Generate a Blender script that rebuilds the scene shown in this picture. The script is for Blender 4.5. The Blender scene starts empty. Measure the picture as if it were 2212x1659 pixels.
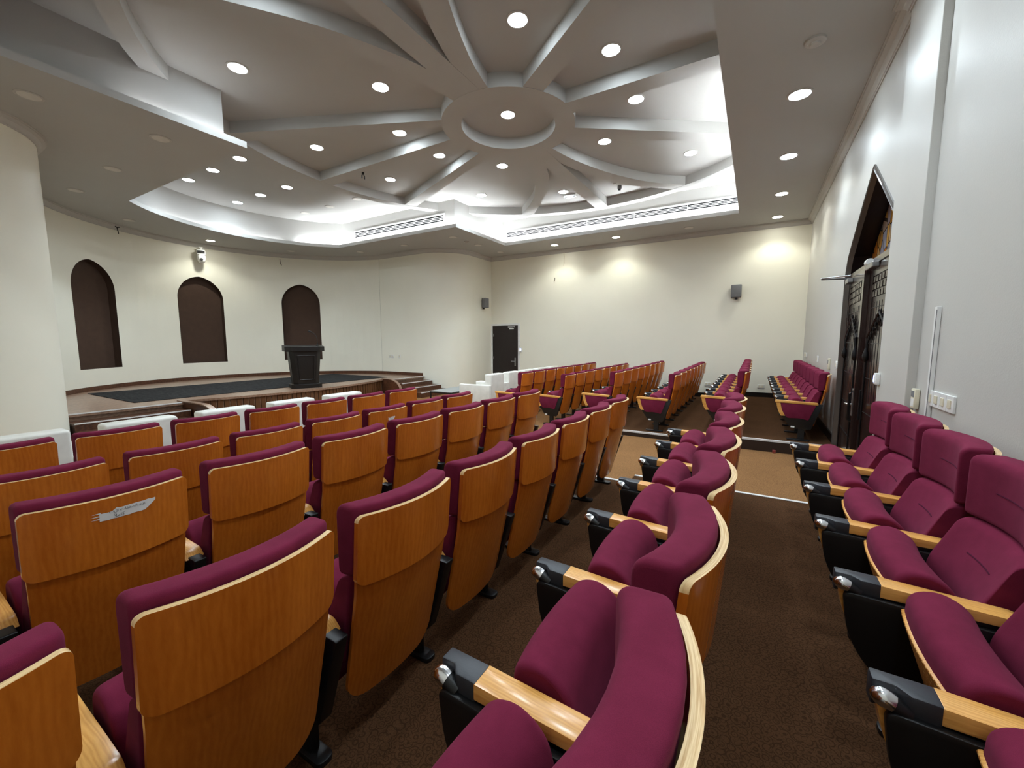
import bpy, bmesh, math, random
from mathutils import Vector, Matrix
from mathutils.geometry import tessellate_polygon
random.seed(4)
PI = math.pi
C = bpy.context.scene.collection
H = 1.43                      # eye height above the upper seating platform

# ------------------------------------------------------------------ camera
def setup_camera():
    f, yaw, pitch, roll = 886.15, -0.53306, -0.10592, -0.001846
    cy, sy, cp, sp, cr, sr = math.cos(yaw), math.sin(yaw), math.cos(pitch), math.sin(pitch), math.cos(roll), math.sin(roll)
    fw = Vector((sy * cp, cy * cp, sp))
    r0 = Vector((cy, -sy, 0)); u0 = r0.cross(fw)
    r = cr * r0 + sr * u0; u = -sr * r0 + cr * u0
    cam = bpy.data.cameras.new('camera'); o = bpy.data.objects.new('camera', cam); C.objects.link(o)
    cam.sensor_fit = 'HORIZONTAL'; cam.sensor_width = 36; cam.lens = 36 * f / 2212
    cam.clip_start = 0.02; cam.clip_end = 100
    m = Matrix(((r.x, u.x, -fw.x, 0), (r.y, u.y, -fw.y, 0), (r.z, u.z, -fw.z, H), (0, 0, 0, 1)))
    o.matrix_world = m
    bpy.context.scene.camera = o
    def proj(p):
        d = Vector(p) - Vector((0, 0, H)); zc = d.dot(fw)
        if zc < 0.05: return None
        return (1106 + f * d.dot(r) / zc, 829.5 - f * d.dot(u) / zc)
    return proj
PROJ = setup_camera()

# ------------------------------------------------------------------ materials
def lin(c):
    return tuple(((v / 255) / 12.92 if v <= 10.3 else ((v / 255 + .055) / 1.055) ** 2.4) for v in c) + (1,)
class N:
    def __init__(s, name):
        s.m = bpy.data.materials.new(name); s.m.use_nodes = True
        s.t = s.m.node_tree; s.n = s.t.nodes; s.l = s.t.links
        s.b = s.n['Principled BSDF']
    def node(s, typ, **kw):
        n = s.n.new(typ)
        for k, v in kw.items():
            if k in n.inputs.keys() if isinstance(k, str) else False: n.inputs[k].default_value = v
            else: setattr(n, k, v)
        return n
    def link(s, a, b): s.l.new(a, b)
    def coords(s, scale=(1, 1, 1), kind='Object', rot=(0, 0, 0)):
        tc = s.node('ShaderNodeTexCoord'); mp = s.node('ShaderNodeMapping')
        mp.inputs['Scale'].default_value = scale; mp.inputs['Rotation'].default_value = rot
        s.link(tc.outputs[kind], mp.inputs['Vector']); return mp.outputs['Vector']
    def noise(s, vec, scale, detail=3, rough=.5):
        n = s.node('ShaderNodeTexNoise'); s.link(vec, n.inputs['Vector'])
        n.inputs['Scale'].default_value = scale; n.inputs['Detail'].default_value = detail; n.inputs['Roughness'].default_value = rough
        return n.outputs['Fac']
    def ramp(s, fac, stops):
        r = s.node('ShaderNodeValToRGB'); e = r.color_ramp.elements
        while len(e) < len(stops): e.new(.5)
        for i, (p, c) in enumerate(stops): e[i].position = p; e[i].color = c
        s.link(fac, r.inputs['Fac']); return r.outputs['Color']
    def bump(s, fac, strength, dist=.01):
        b = s.node('ShaderNodeBump'); b.inputs['Strength'].default_value = strength; b.inputs['Distance'].default_value = dist
        s.link(fac, b.inputs['Height']); s.link(b.outputs['Normal'], s.b.inputs['Normal'])
    def math(s, op, a, b=None):
        n = s.node('ShaderNodeMath', operation=op)
        for i, v in enumerate((a, b)):
            if v is None: continue
            if isinstance(v, (int, float)): n.inputs[i].default_value = v
            else: s.link(v, n.inputs[i])
        return n.outputs[0]
    def base(s, col): s.b.inputs['Base Color'].default_value = col
    def set(s, rough=None, spec=None, metal=None, coat=None, sheen=None):
        if rough is not None: s.b.inputs['Roughness'].default_value = rough
        if spec is not None: s.b.inputs['Specular IOR Level'].default_value = spec
        if metal is not None: s.b.inputs['Metallic'].default_value = metal
        if coat is not None: s.b.inputs['Coat Weight'].default_value = coat; s.b.inputs['Coat Roughness'].default_value = .15
        if sheen is not None: s.b.inputs['Sheen Weight'].default_value = sheen; s.b.inputs['Sheen Roughness'].default_value = .5

def plain(name, col, rough=.5, spec=.5, metal=0, var=.06, vscale=8, bump=0, bscale=200, coat=None):
    n = N(name); v = n.coords()
    c = lin(col); d = tuple(x * (1 - var * 2) for x in c[:3]) + (1,)
    n.link(n.ramp(n.noise(v, vscale, 4), [(.3, d), (.7, c)]), n.b.inputs['Base Color'])
    n.set(rough, spec, metal, coat)
    if bump: n.bump(n.noise(v, bscale, 2), bump, .002)
    return n.m

def wood(name, light, dark, scale=(3, 3, .5), rough=.3, coat=.35, spec=.4, fig=5, wv=.18):
    n = N(name)
    oi = n.node('ShaderNodeObjectInfo')
    v = n.coords(scale)
    add = n.node('ShaderNodeVectorMath', operation='ADD'); cmb = n.node('ShaderNodeCombineXYZ')
    r = n.math('MULTIPLY', oi.outputs['Random'], 37.0)
    n.link(r, cmb.inputs[0]); n.link(r, cmb.inputs[1]); n.link(r, cmb.inputs[2])
    n.link(v, add.inputs[0]); n.link(cmb.outputs[0], add.inputs[1]); v = add.outputs[0]
    big = n.noise(v, 1.3, 3)
    w = n.node('ShaderNodeTexWave', wave_type='BANDS', bands_direction='Y')
    w.inputs['Scale'].default_value = fig; w.inputs['Distortion'].default_value = 9; w.inputs['Detail'].default_value = 3; w.inputs['Detail Scale'].default_value = 1.2
    n.link(v, w.inputs['Vector'])
    fine = n.noise(v, 26, 4, .7)
    f = n.math('ADD', n.math('MULTIPLY', big, .55), n.math('ADD', n.math('MULTIPLY', w.outputs['Fac'], wv), n.math('MULTIPLY', fine, .27)))
    n.link(n.ramp(f, [(.28, lin(dark)), (.66, lin(light))]), n.b.inputs['Base Color'])
    n.set(rough, spec, coat=coat)
    return n.m

def fabric(name, col, dark, scale=900):
    n = N(name); v = n.coords()
    f = n.noise(v, 14, 4); g = n.noise(v, scale, 2)
    mix = n.math('ADD', n.math('MULTIPLY', f, .5), n.math('MULTIPLY', g, .5))
    n.link(n.ramp(mix, [(.3, lin(dark)), (.7, lin(col))]), n.b.inputs['Base Color'])
    n.set(.95, .12, sheen=.12)
    n.b.inputs['Sheen Tint'].default_value = lin((200, 120, 150))
    n.bump(g, .15, .002)
    return n.m

def carpet(name='patterned_brown_carpet', c0=(52, 35, 23), c1=(90, 62, 41)):
    n = N(name); v = n.coords(kind='Object')
    def rings(scale, seed):
        mp = n.node('ShaderNodeMapping'); mp.inputs['Location'].default_value = (seed, seed * .7, 0); mp.inputs['Scale'].default_value = (1, 1, 0)
        n.link(v, mp.inputs['Vector'])
        vo = n.node('ShaderNodeTexVoronoi', feature='F1'); vo.inputs['Scale'].default_value = scale; vo.inputs['Randomness'].default_value = .55
        n.link(mp.outputs['Vector'], vo.inputs['Vector'])
        s = n.math('ABSOLUTE', n.math('SINE', n.math('MULTIPLY', vo.outputs['Distance'], 10)))
        return s
    a = rings(30, 0); b = rings(44, 3.1)
    m = n.math('GREATER_THAN', n.math('MINIMUM', a, n.math('ADD', b, .22)), .42)
    tc = n.noise(v, 500, 2)
    f = n.math('ADD', n.math('MULTIPLY', m, .3), n.math('ADD', n.math('MULTIPLY', n.noise(v, 2.0, 3), .25), n.math('MULTIPLY', tc, .45)))
    n.link(n.ramp(f, [(.22, lin(c0)), (.75, lin(c1))]), n.b.inputs['Base Color'])
    n.set(1, .05); n.bump(tc, .5, .004)
    return n.m

def stripes_carpet():
    n = N('charcoal_stage_carpet'); v = n.coords((3, 14, 1))
    f = n.math('ADD', n.math('MULTIPLY', n.noise(v, 2.2, 5, .7), .7), n.math('MULTIPLY', n.noise(n.coords(), 300, 2), .3))
    n.link(n.ramp(f, [(.36, lin((26, 26, 27))), (.62, lin((64, 63, 63)))]), n.b.inputs['Base Color'])
    n.set(1, .05); return n.m

def wallpaint(name, col, rough=.42, spec=.45, bs=140, bstr=.12):
    n = N(name); v = n.coords(kind='Object')
    c = lin(col); d = tuple(x * .965 for x in c[:3]) + (1,)
    n.link(n.ramp(n.noise(v, 1.1, 4), [(.3, d), (.7, c)]), n.b.inputs['Base Color'])
    n.set(rough, spec)
    f = n.math('ADD', n.noise(v, bs, 3), n.math('MULTIPLY', n.noise(v, 3.5, 2), 1.6))
    n.bump(f, bstr, .003)
    return n.m

def perforated():
    n = N('perforated_veneer'); tc = n.coords()
    sep = n.node('ShaderNodeSeparateXYZ'); n.link(tc, sep.inputs[0])
    def cell(o, p, off=0):
        return n.math('SUBTRACT', n.math('FRACT', n.math('ADD', n.math('MULTIPLY', o, 1 / p), off)), .5)
    y = cell(sep.outputs[1], .022); z = cell(sep.outputs[2], .022)
    d = n.math('ADD', n.math('MULTIPLY', y, y), n.math('MULTIPLY', z, z))
    hole = n.math('LESS_THAN', d, .035)
    base = n.ramp(n.noise(n.coords((6, 6, 1)), 6, 4), [(.3, lin((138, 84, 34))), (.7, lin((176, 112, 50)))])
    mx = n.node('ShaderNodeMix', data_type='RGBA')
    n.link(hole, mx.inputs['Factor']); n.link(base, mx.inputs['A']); mx.inputs['B'].default_value = lin((224, 176, 110))
    n.link(mx.outputs['Result'], n.b.inputs['Base Color']); n.set(.35, .4); return n.m

def stained():
    n = N('stained_glass'); v = n.coords((1, 4.5, 3.2))
    vo = n.node('ShaderNodeTexVoronoi', feature='F1'); vo.inputs['Scale'].default_value = 1.5; n.link(v, vo.inputs['Vector'])
    ve = n.node('ShaderNodeTexVoronoi', feature='DISTANCE_TO_EDGE'); ve.inputs['Scale'].default_value = 1.5; n.link(v, ve.inputs['Vector'])
    sep = n.node('ShaderNodeSeparateColor'); n.link(vo.outputs['Color'], sep.inputs[0])
    col = n.ramp(sep.outputs[0], [(0, lin((176, 122, 50))), (.42, lin((198, 150, 78))), (.5, lin((138, 134, 142))), (.78, lin((150, 146, 156))), (.84, lin((186, 112, 40)))])
    lead = n.math('LESS_THAN', ve.outputs['Distance'], .035)
    mx = n.node('ShaderNodeMix', data_type='RGBA'); n.link(lead, mx.inputs['Factor']); n.link(col, mx.inputs['A']); mx.inputs['B'].default_value = lin((60, 48, 38))
    n.link(mx.outputs['Result'], n.b.inputs['Base Color']); n.set(.18, .6); return n.m

def emit(name, col, s):
    n = N(name); n.base((1, 1, 1, 1)); n.b.inputs['Emission Color'].default_value = col; n.b.inputs['Emission Strength'].default_value = s; return n.m

M = {}
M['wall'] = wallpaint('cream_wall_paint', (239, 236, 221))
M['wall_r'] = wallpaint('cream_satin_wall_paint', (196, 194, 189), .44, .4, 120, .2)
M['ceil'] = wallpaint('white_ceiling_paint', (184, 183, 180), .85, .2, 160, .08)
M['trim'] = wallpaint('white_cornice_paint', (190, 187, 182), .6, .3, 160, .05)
M['carpet'] = carpet()
M['carpet2'] = carpet('tan_aisle_carpet', (100, 71, 45), (150, 110, 72))
M['stagecarpet'] = stripes_carpet()
M['niche'] = plain('brown_niche_paint', (76, 58, 48), .8, .2)
M['base'] = plain('black_skirting', (22, 17, 16), .35, .5)
M['nosing'] = plain('pale_steel_nosing', (226, 224, 222), .35, .5)
M['riser'] = plain('dark_brown_riser', (52, 36, 26), .7, .3)
M['shell'] = wood('honey_veneer', (214, 124, 40), (170, 86, 20), (3.2, 3.2, .7), .27, .4, wv=.07)
def ply():
    n = N('pale_plywood_edge'); tc = n.node('ShaderNodeTexCoord'); sep = n.node('ShaderNodeSeparateXYZ'); n.link(tc.outputs['Object'], sep.inputs[0])
    y2 = n.math('MULTIPLY', n.math('MULTIPLY', sep.outputs[1], sep.outputs[1]), .056 / .0552)
    d = n.math('ADD', sep.outputs[0], y2)                      # distance across the bent layers
    cmb = n.node('ShaderNodeCombineXYZ'); n.link(n.math('MULTIPLY', d, 260), cmb.inputs[0]); n.link(n.math('MULTIPLY', sep.outputs[1], 9), cmb.inputs[1])
    f = n.noise(cmb.outputs[0], 1.0, 3, .6)
    n.link(n.ramp(f, [(.32, lin((204, 154, 92))), (.6, lin((246, 216, 164)))]), n.b.inputs['Base Color']); n.set(.35, .4, coat=.2)
    return n.m
M['ply'] = ply()
M['arm'] = wood('beech_armrest', (236, 178, 98), (204, 136, 60), (.9, 7, 7), .3, .35)
M['maroon'] = fabric('maroon_fabric', (122, 38, 66), (98, 26, 49))
M['seam'] = fabric('dark_maroon_seam', (76, 18, 44), (60, 12, 36))
M['black'] = plain('black_plastic', (18, 18, 20), .42, .5, bump=.1)
M['cap'] = plain('grey_black_moulding', (50, 52, 58), .45, .5, bump=.15)
M['chrome'] = plain('brushed_chrome', (225, 225, 228), .18, .5, 1)
M['under'] = perforated()
M['tag'] = plain('white_tag', (235, 235, 232), .5)
M['ink'] = plain('black_ink', (20, 18, 20), .6)
M['leather'] = plain('white_leather', (236, 234, 226), .4, .45, bump=.1, bscale=60)
M['stagewood'] = wood('stage_laminate', (158, 128, 108), (120, 92, 74), (3, .8, 3), .3, .1)
M['stepwood'] = wood('step_laminate', (98, 62, 42), (62, 36, 24), (3, .8, 3), .35, .1)
M['slat'] = wood('brown_slat', (112, 74, 42), (76, 46, 26), (3, 3, .6), .5, 0)
M['podium'] = wood('ebony_podium', (24, 19, 17), (14, 10, 9), (3, 3, .6), .42, .1)
M['doorwood'] = wood('dark_mahogany', (48, 30, 26), (30, 17, 15), (3, 3, .5), .22, .4)
M['doordark'] = plain('dark_door_leaf', (28, 15, 16), .35, .5)
M['frame'] = plain('bronze_grey_moulding', (92, 86, 82), .22, .7, .35)
M['iron'] = plain('black_iron', (34, 32, 34), .35, .5, .6)
M['stained'] = stained()
M['white'] = plain('white_plastic', (232, 232, 230), .4, .5)
M['ivory'] = plain('ivory_plastic', (222, 214, 190), .45, .5)
M['grey'] = plain('grey_speaker_cloth', (122, 122, 124), .8, .3, bump=.3)
M['steel'] = plain('satin_steel', (170, 170, 172), .3, .5, .9)
M['glasstop'] = plain('grey_glass_top', (150, 155, 155), .3, .5)
M['dark'] = plain('dark_void', (7, 7, 14), .9, .05)
M['lamp'] = emit('lamp_diffuser', (.80, .92, 1, 1), 46)
M['lampwarm'] = emit('warm_lamp_diffuser', (.97, .97, .86, 1), 34)
M['cove'] = emit('cove_led', (.90, .96, 1, 1), 88)
M['covedim'] = emit('dim_cove_led', (.94, .96, 1, 1), 11)
M['off'] = plain('unlit_diffuser', (216, 212, 204), .5, .4)
M['blue'] = emit('blue_indicator', (.3, .4, 1, 1), 3)
M['red'] = plain('red_plastic', (130, 50, 44), .5)

# ------------------------------------------------------------------ mesh builder
class MB:
    def __init__(s): s.v = []; s.f = []; s.mi = []
    def add(s, verts, faces, mi=0):
        o = len(s.v); s.v += [tuple(p) for p in verts]
        for f in faces: s.f.append([i + o for i in f]); s.mi.append(mi)
        return s
    def box(s, x0, x1, y0, y1, z0, z1, mi=0, mat=None):
        vs = [Vector((x, y, z)) for x in (x0, x1) for y in (y0, y1) for z in (z0, z1)]
        if mat is not None: vs = [mat @ p for p in vs]
        return s.add(vs, [(0, 1, 3, 2), (4, 6, 7, 5), (0, 4, 5, 1), (2, 3, 7, 6), (0, 2, 6, 4), (1, 5, 7, 3)], mi)
    def poly(s, loops, fn, mi=0, flip=False):
        pts = [[Vector((p[0], p[1], 0)) for p in l] for l in loops]
        flat = [p for l in pts for p in l]
        tris = tessellate_polygon(pts)
        return s.add([fn(p.x, p.y) for p in flat], [tuple(reversed(t)) if flip else tuple(t) for t in tris], mi)
    def prism(s, poly, fa, fb, mi=0, side_mi=None):
        n = len(poly); a = [fa(*p) for p in poly]; b = [fb(*p) for p in poly]
        sm = mi if side_mi is None else side_mi
        o = len(s.v); s.v += [tuple(p) for p in a + b]
        s.f.append([o + i for i in range(n)][::-1]); s.mi.append(mi)
        s.f.append([o + n + i for i in range(n)]); s.mi.append(mi)
        for i in range(n):
            j = (i + 1) % n; s.f.append([o + i, o + j, o + n + j, o + n + i]); s.mi.append(sm)
        return s
    def tube(s, pts, r, n=10, mi=0, cap=True):
        pts = [Vector(p) for p in pts]; rs = r if isinstance(r, (list, tuple)) else [r] * len(pts)
        o = len(s.v); up = Vector((0, 0, 1))
        for i, p in enumerate(pts):
            t = (pts[min(i + 1, len(pts) - 1)] - pts[max(i - 1, 0)]).normalized()
            a = t.cross(up if abs(t.z) < .95 else Vector((1, 0, 0))).normalized(); b = a.cross(t)
            for k in range(n):
                q = p + rs[i] * (math.cos(2 * PI * k / n) * a + math.sin(2 * PI * k / n) * b); s.v.append(tuple(q))
        for i in range(len(pts) - 1):
            for k in range(n):
                k2 = (k + 1) % n
                s.f.append([o + i * n + k, o + i * n + k2, o + (i + 1) * n + k2, o + (i + 1) * n + k]); s.mi.append(mi)
        if cap:
            s.f.append([o + k for k in range(n)][::-1]); s.mi.append(mi)
            e = o + (len(pts) - 1) * n; s.f.append([e + k for k in range(n)]); s.mi.append(mi)
        return s
    def lathe(s, prof, c=(0, 0, 0), n=32, mi=0, axis='z', cap=True):
        o = len(s.v); c = Vector(c)
        for (r, h) in prof:
            for k in range(n):
                a = 2 * PI * k / n; x, y = r * math.cos(a), r * math.sin(a)
                p = {'z': (x, y, h), 'x': (h, x, y), 'y': (x, h, y)}[axis]
                s.v.append(tuple(c + Vector(p)))
        for i in range(len(prof) - 1):
            for k in range(n):
                k2 = (k + 1) % n; s.f.append([o + i * n + k, o + i * n + k2, o + (i + 1) * n + k2, o + (i + 1) * n + k]); s.mi.append(mi)
        if cap:
            s.f.append([o + k for k in range(n)][::-1]); s.mi.append(mi)
            e = o + (len(prof) - 1) * n; s.f.append([e + k for k in range(n)]); s.mi.append(mi)
        return s
    def grid(s, rows, mi=0, close=False):
        o = len(s.v); m = len(rows[0])
        for r in rows: s.v += [tuple(p) for p in r]
        for i in range(len(rows) - 1):
            for j in range(m if close else m - 1):
                j2 = (j + 1) % m
                s.f.append([o + i * m + j, o + i * m + j2, o + (i + 1) * m + j2, o + (i + 1) * m + j]); s.mi.append(mi)
        return s
    def build(s, name, mats, parent=None, smooth=40, bevel=0, seg=2, loc=None, normals=True):
        me = bpy.data.meshes.new(name); me.from_pydata(s.v, [], s.f)
        for m in (mats if isinstance(mats, (list, tuple)) else [mats]): me.materials.append(m)
        me.polygons.foreach_set('material_index', s.mi)
        bm = bmesh.new(); bm.from_mesh(me)
        if normals: bmesh.ops.recalc_face_normals(bm, faces=bm.faces)
        if bevel:
            ed = [e for e in bm.edges if len(e.link_faces) == 2 and e.calc_face_angle(0) > .6]
            if ed: bmesh.ops.bevel(bm, geom=ed, offset=bevel, segments=seg, profile=.5, affect='EDGES', clamp_overlap=True)
        bm.to_mesh(me); bm.free()
        if smooth:
            me.shade_smooth(); me.set_sharp_from_angle(angle=math.radians(smooth))
        o = bpy.data.objects.new(name, me); C.objects.link(o)
        if loc: o.location = loc
        if parent: o.parent = parent
        return o
def tag(o, label, cat, group=None, kind=None):
    o['label'] = label; o['category'] = cat
    if group: o['group'] = group
    if kind: o['kind'] = kind
    return o
def thing(name, label, cat, loc=(0, 0, 0), rz=0, group=None):
    o = bpy.data.objects.new(name, None); C.objects.link(o); o.empty_display_size = .1
    o.location = loc; o.rotation_euler = (0, 0, rz); return tag(o, label, cat, group)
def struct(o): o['kind'] = 'structure'; return o
def dup(root, loc, label, group=None, skip=()):
    r = root.copy(); C.objects.link(r); r.location = loc; r['label'] = label
    if group: r['group'] = group
    for ch in root.children:
        if ch.name.split('.')[0] in skip: continue
        c = ch.copy(); C.objects.link(c); c.parent = r
        for g in ch.children:
            d = g.copy(); C.objects.link(d); d.parent = c
    return r
def arc(cx, cy, r, a0, a1, n):
    return [(cx + r * math.cos(math.radians(a0 + (a1 - a0) * i / n)), cy + r * math.sin(math.radians(a0 + (a1 - a0) * i / n))) for i in range(n + 1)]
def roundpoly(pts, rad, seg=5):
    out = []; n = len(pts); rad = rad if isinstance(rad, (list, tuple)) else [rad] * n
    for i in range(n):
        p = Vector(pts[i]).to_2d(); a = Vector(pts[i - 1]).to_2d() - p; b = Vector(pts[(i + 1) % n]).to_2d() - p
        r = min(rad[i], a.length * .49, b.length * .49)
        if r <= 1e-5: out.append(tuple(p)); continue
        A = p + a.normalized() * r; B = p + b.normalized() * r
        for k in range(seg + 1):
            t = k / seg; q = (1 - t) ** 2 * A + 2 * t * (1 - t) * p + t * t * B; out.append(tuple(q))
    return out

# ------------------------------------------------------------------ the room
WX, YB, YN = 1.0, 12.0, -.42
CYM = 5.82                                   # the hall is symmetrical about this line
ZS = 2.78 + H                                # soffit
ZT, ZBM = 3.53 + H, 3.345 + H                # raised ceiling, underside of the flower frame
ZG = -.17                                    # aisle floor
ZST = -1.12 + H                              # stage floor
RB = 1.1
# wall plan from the back-right corner round to the near-right corner
AR_C, AR_R = (-9.84, CYM), 4.06
def aisle_side(sign):
    y = 9.78 if sign > 0 else 2 * CYM - 9.78
    return y
Y1, Y2 = 9.78, 2 * CYM - 9.78
a_end = math.degrees(math.asin((Y1 - CYM) / AR_R))
block_far = [(-7.9, YB)] + arc(-7.9 - RB, Y1 + RB, RB, 0, -90, 16)           # rounded corner block beside the stage
xc = AR_C[0] - math.sqrt(AR_R ** 2 - (Y1 - CYM) ** 2) if False else AR_C[0] - AR_R * math.cos(math.radians(a_end))
A0 = 104.6; A1 = 255.4
def arcpt(a): return (AR_C[0] + AR_R * math.cos(math.radians(a)), AR_C[1] + AR_R * math.sin(math.radians(a)))
blk1 = [(-7.9, YB), (-7.9, 11.4)] + arc(-7.9 - RB, Y1 + RB, RB, 0, -90, 16) + [(-10.86, 9.75)]
blk2 = [(x, 2 * CYM - y) for x, y in blk1][::-1]
blk2[-1] = (-7.9, YN); 
def wallstrip(name, pts, z0, z1, mat):
    b = MB(); b.grid([[(x, y, z0) for x, y in pts], [(x, y, z1) for x, y in pts]])
    return struct(b.build(name, mat, smooth=30, normals=False))
wallstrip('wall_back', [(WX + .3, YB), (-7.9, YB)], ZG - .05, ZS + .02, M['wall'])
wallstrip('wall_stage_right', blk1, ZG - .05, ZS + .02, M['wall'])
wallstrip('wall_left', blk2, ZG - .05, ZS + .02, M['wall'])
wallstrip('wall_near', [(-7.9, YN), (WX + .3, YN)], ZG - .05, ZS + .02, M['wall'])
# curved stage wall with three pointed niches
NI = [(217.6, 8.0), (180.0, 8.1), (141.7, 8.0)]
NB, NSP, NTIP = -.63 + H, 1.2 + H, 1.84 + H
def nheight(u, hw=.572):
    R = (hw * hw + (NTIP - NSP) ** 2) / (2 * hw); x = abs(u) * hw + R - hw
    return NSP + math.sqrt(max(0, R * R - x * x))
angs = set()
for i in range(49): angs.add(round(A0 + (A1 - A0) * i / 48, 3))
for a, h in NI:
    angs = {x for x in angs if not (a - h - .4 < x < a + h + .4)}
    for i in range(33): angs.add(round(a - h * math.cos(PI * i / 32), 4))
angs = sorted(angs)
b = MB()
for p, q in zip(angs, angs[1:]):
    n_ = [(a, h) for a, h in NI if a - h - 1e-3 <= p and q <= a + h + 1e-3]
    P0, P1 = arcpt(p), arcpt(q)
    def quad(z0a, z0b, z1a, z1b): b.add([(*P0, z0a), (*P1, z0b), (*P1, z1b), (*P0, z1a)], [(0, 1, 2, 3)])
    if n_:
        a, h = n_[0]; za, zb = nheight((p - a) / h), nheight((q - a) / h)
        quad(ZG, ZG, NB, NB); quad(za, zb, ZS + .02, ZS + .02)
    else: quad(ZG, ZG, ZS + .02, ZS + .02)
struct(b.build('wall_stage', M['wall'], smooth=30))
for k, (a, h) in enumerate(NI):
    b = MB(); N_ = 32; D = .16
    us = [-math.cos(PI * i / N_) for i in range(N_ + 1)]
    out = [(*arcpt(a + h * u), 0) for u in us]
    def inw(u, d):
        x, y = arcpt(a + h * u); dx, dy = math.cos(math.radians(a)), math.sin(math.radians(a)); return (x + dx * d, y + dy * d)
    loop = [(u, NB) for u in us] + [(u, nheight(u)) for u in us[::-1]]
    front = [(*arcpt(a + h * u), z) for u, z in loop]; back = [(*inw(u, D), z) for u, z in loop]
    n = len(loop); b.add(front + back, [(i, (i + 1) % n, n + (i + 1) % n, n + i) for i in range(n)])
    for i in range(N_):
        b.add([(*inw(us[i], D), NB), (*inw(us[i + 1], D), NB), (*inw(us[i + 1], D), nheight(us[i + 1])), (*inw(us[i], D), nheight(us[i]))], [(0, 1, 2, 3)])
    struct(b.build('trim_%d' % (k + 1), M['niche'], smooth=30, normals=False))

# right wall, pilaster and arched door opening
DC, DW = 5.86, 1.19
arch_r = [(DW, ZG), (DW, .76 + H), (1.155, .91 + H), (1.07, 1.06 + H), (.9, 1.195 + H), (.45, 1.52 + H), (0, 1.84 + H)]
arch = [(DC + u, z) for u, z in arch_r] + [(DC - u, z) for u, z in arch_r[-2::-1]]
def wall_r(y0, y1, x, hole=None, name='wall_right'):
    b = MB(); outer = [(y0, ZG - .05), (y1, ZG - .05), (y1, ZS + .02), (y0, ZS + .02)]
    if hole:
        outer = [(y0, ZG), ] + [(y, z) for y, z in hole[::-1]] + [(y1, ZG), (y1, ZS + .02), (y0, ZS + .02)]
    b.poly([outer], lambda y, z: (x, y, z)); return b
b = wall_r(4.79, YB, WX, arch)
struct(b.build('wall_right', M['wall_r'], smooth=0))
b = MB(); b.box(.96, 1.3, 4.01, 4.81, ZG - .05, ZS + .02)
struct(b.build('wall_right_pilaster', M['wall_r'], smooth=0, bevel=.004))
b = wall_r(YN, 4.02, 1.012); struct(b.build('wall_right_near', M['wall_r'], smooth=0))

# floors: aisle level, two stepped platforms on each side of the cross aisle
b = MB(); b.poly([[(-14.3, YN - .2), (1.4, YN - .2), (1.4, YB + .2), (-14.3, YB + .2)]], lambda x, y: (x, y, ZG))
struct(b.build('floor', M['carpet2'], smooth=0))
YA0, YA1 = 4.33, 6.84
E1, E2 = -1.03, -3.02
for nm, y0, y1 in (('floor_near', YN, YA0), ('floor_far', YA1, YB)):
    b = MB(); b.box(E2, 1.05, y0, y1, ZG - .02, -.085); b.box(E1, 1.05, y0, y1, -.09, 0)
    struct(b.build(nm + '_platform', M['carpet'], smooth=0))
def nosing(nm, pts, label):
    b = MB()
    for (x0, x1, y0, y1, z) in pts: b.box(x0, x1, y0, y1, z - .002, z + .003)
    return b
ye = YA0; yf = YA1
b = MB(); b.box(E1, .955, ye - .035, ye + .004, -.022, .004); b.box(E2, E1 - .002, ye - .035, ye + .004, -.107, -.081)
struct(b.build('trim_4', M['nosing'], smooth=0))
b = MB(); b.box(E1, .985, yf - .004, yf + .035, -.022, .004); b.box(E2, E1 - .002, yf - .004, yf + .035, -.107, -.081)
struct(b.build('trim_5', M['nosing'], smooth=0))
b = MB(); b.box(E1, .99, yf - .003, yf + .01, ZG, -.02); b.box(E2, E1 - .002, yf - .003, yf + .01, ZG, -.105)
b.box(E1, .95, ye - .01, ye + .003, ZG, -.02); b.box(E2, E1 - .002, ye - .01, ye + .003, ZG, -.105)
struct(b.build('trim_6', M['riser'], smooth=0))
# skirting
b = MB(); b.box(E1, WX, YB - .018, YB, 0, .115); b.box(E2, E1, YB - .018, YB, -.085, .03); b.box(-6.76, E2, YB - .018, YB, ZG, -.055)
struct(b.build('baseboard_back', M['base'], smooth=0))
b = MB(); b.box(WX - .018, WX, 7.12, YB, 0, .115)
struct(b.build('baseboard_right', M['base'], smooth=0))
b = MB(); b.box(.995, 1.012, YN, 4.0, 0, .115)
struct(b.build('baseboard_right_near', M['base'], smooth=0))
def strip_along(pts, z0, z1, t, side=1):
    b = MB(); rows = [[], [], [], []]
    n = len(pts)
    for i, (x, y) in enumerate(pts):
        a = Vector(pts[max(i - 1, 0)]); c = Vector(pts[min(i + 1, n - 1)]); d = (c - a).normalized(); nx, ny = -d.y * side, d.x * side
        rows[0].append((x, y, z0)); rows[1].append((x + nx * t, y + ny * t, z0)); rows[2].append((x + nx * t, y + ny * t, z1)); rows[3].append((x, y, z1))
    b.grid([[rows[k][i] for k in range(4)] for i in range(n)], close=True)
    b.add([rows[k][0] for k in range(4)], [(0, 1, 2, 3)]); b.add([rows[k][-1] for k in range(4)], [(3, 2, 1, 0)])
    return b
arcw = [arcpt(A0 + (A1 - A0) * i / 60) for i in range(61)]
full = [(-9.06, Y1)] + arcw + [(-9.06, Y2)]
full[0] = (-9.06, Y1 - .001)
b = strip_along(full, ZST, ZST + .095, .022, 1)
struct(b.build('baseboard_stage', M['stepwood'], smooth=30))
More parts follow.
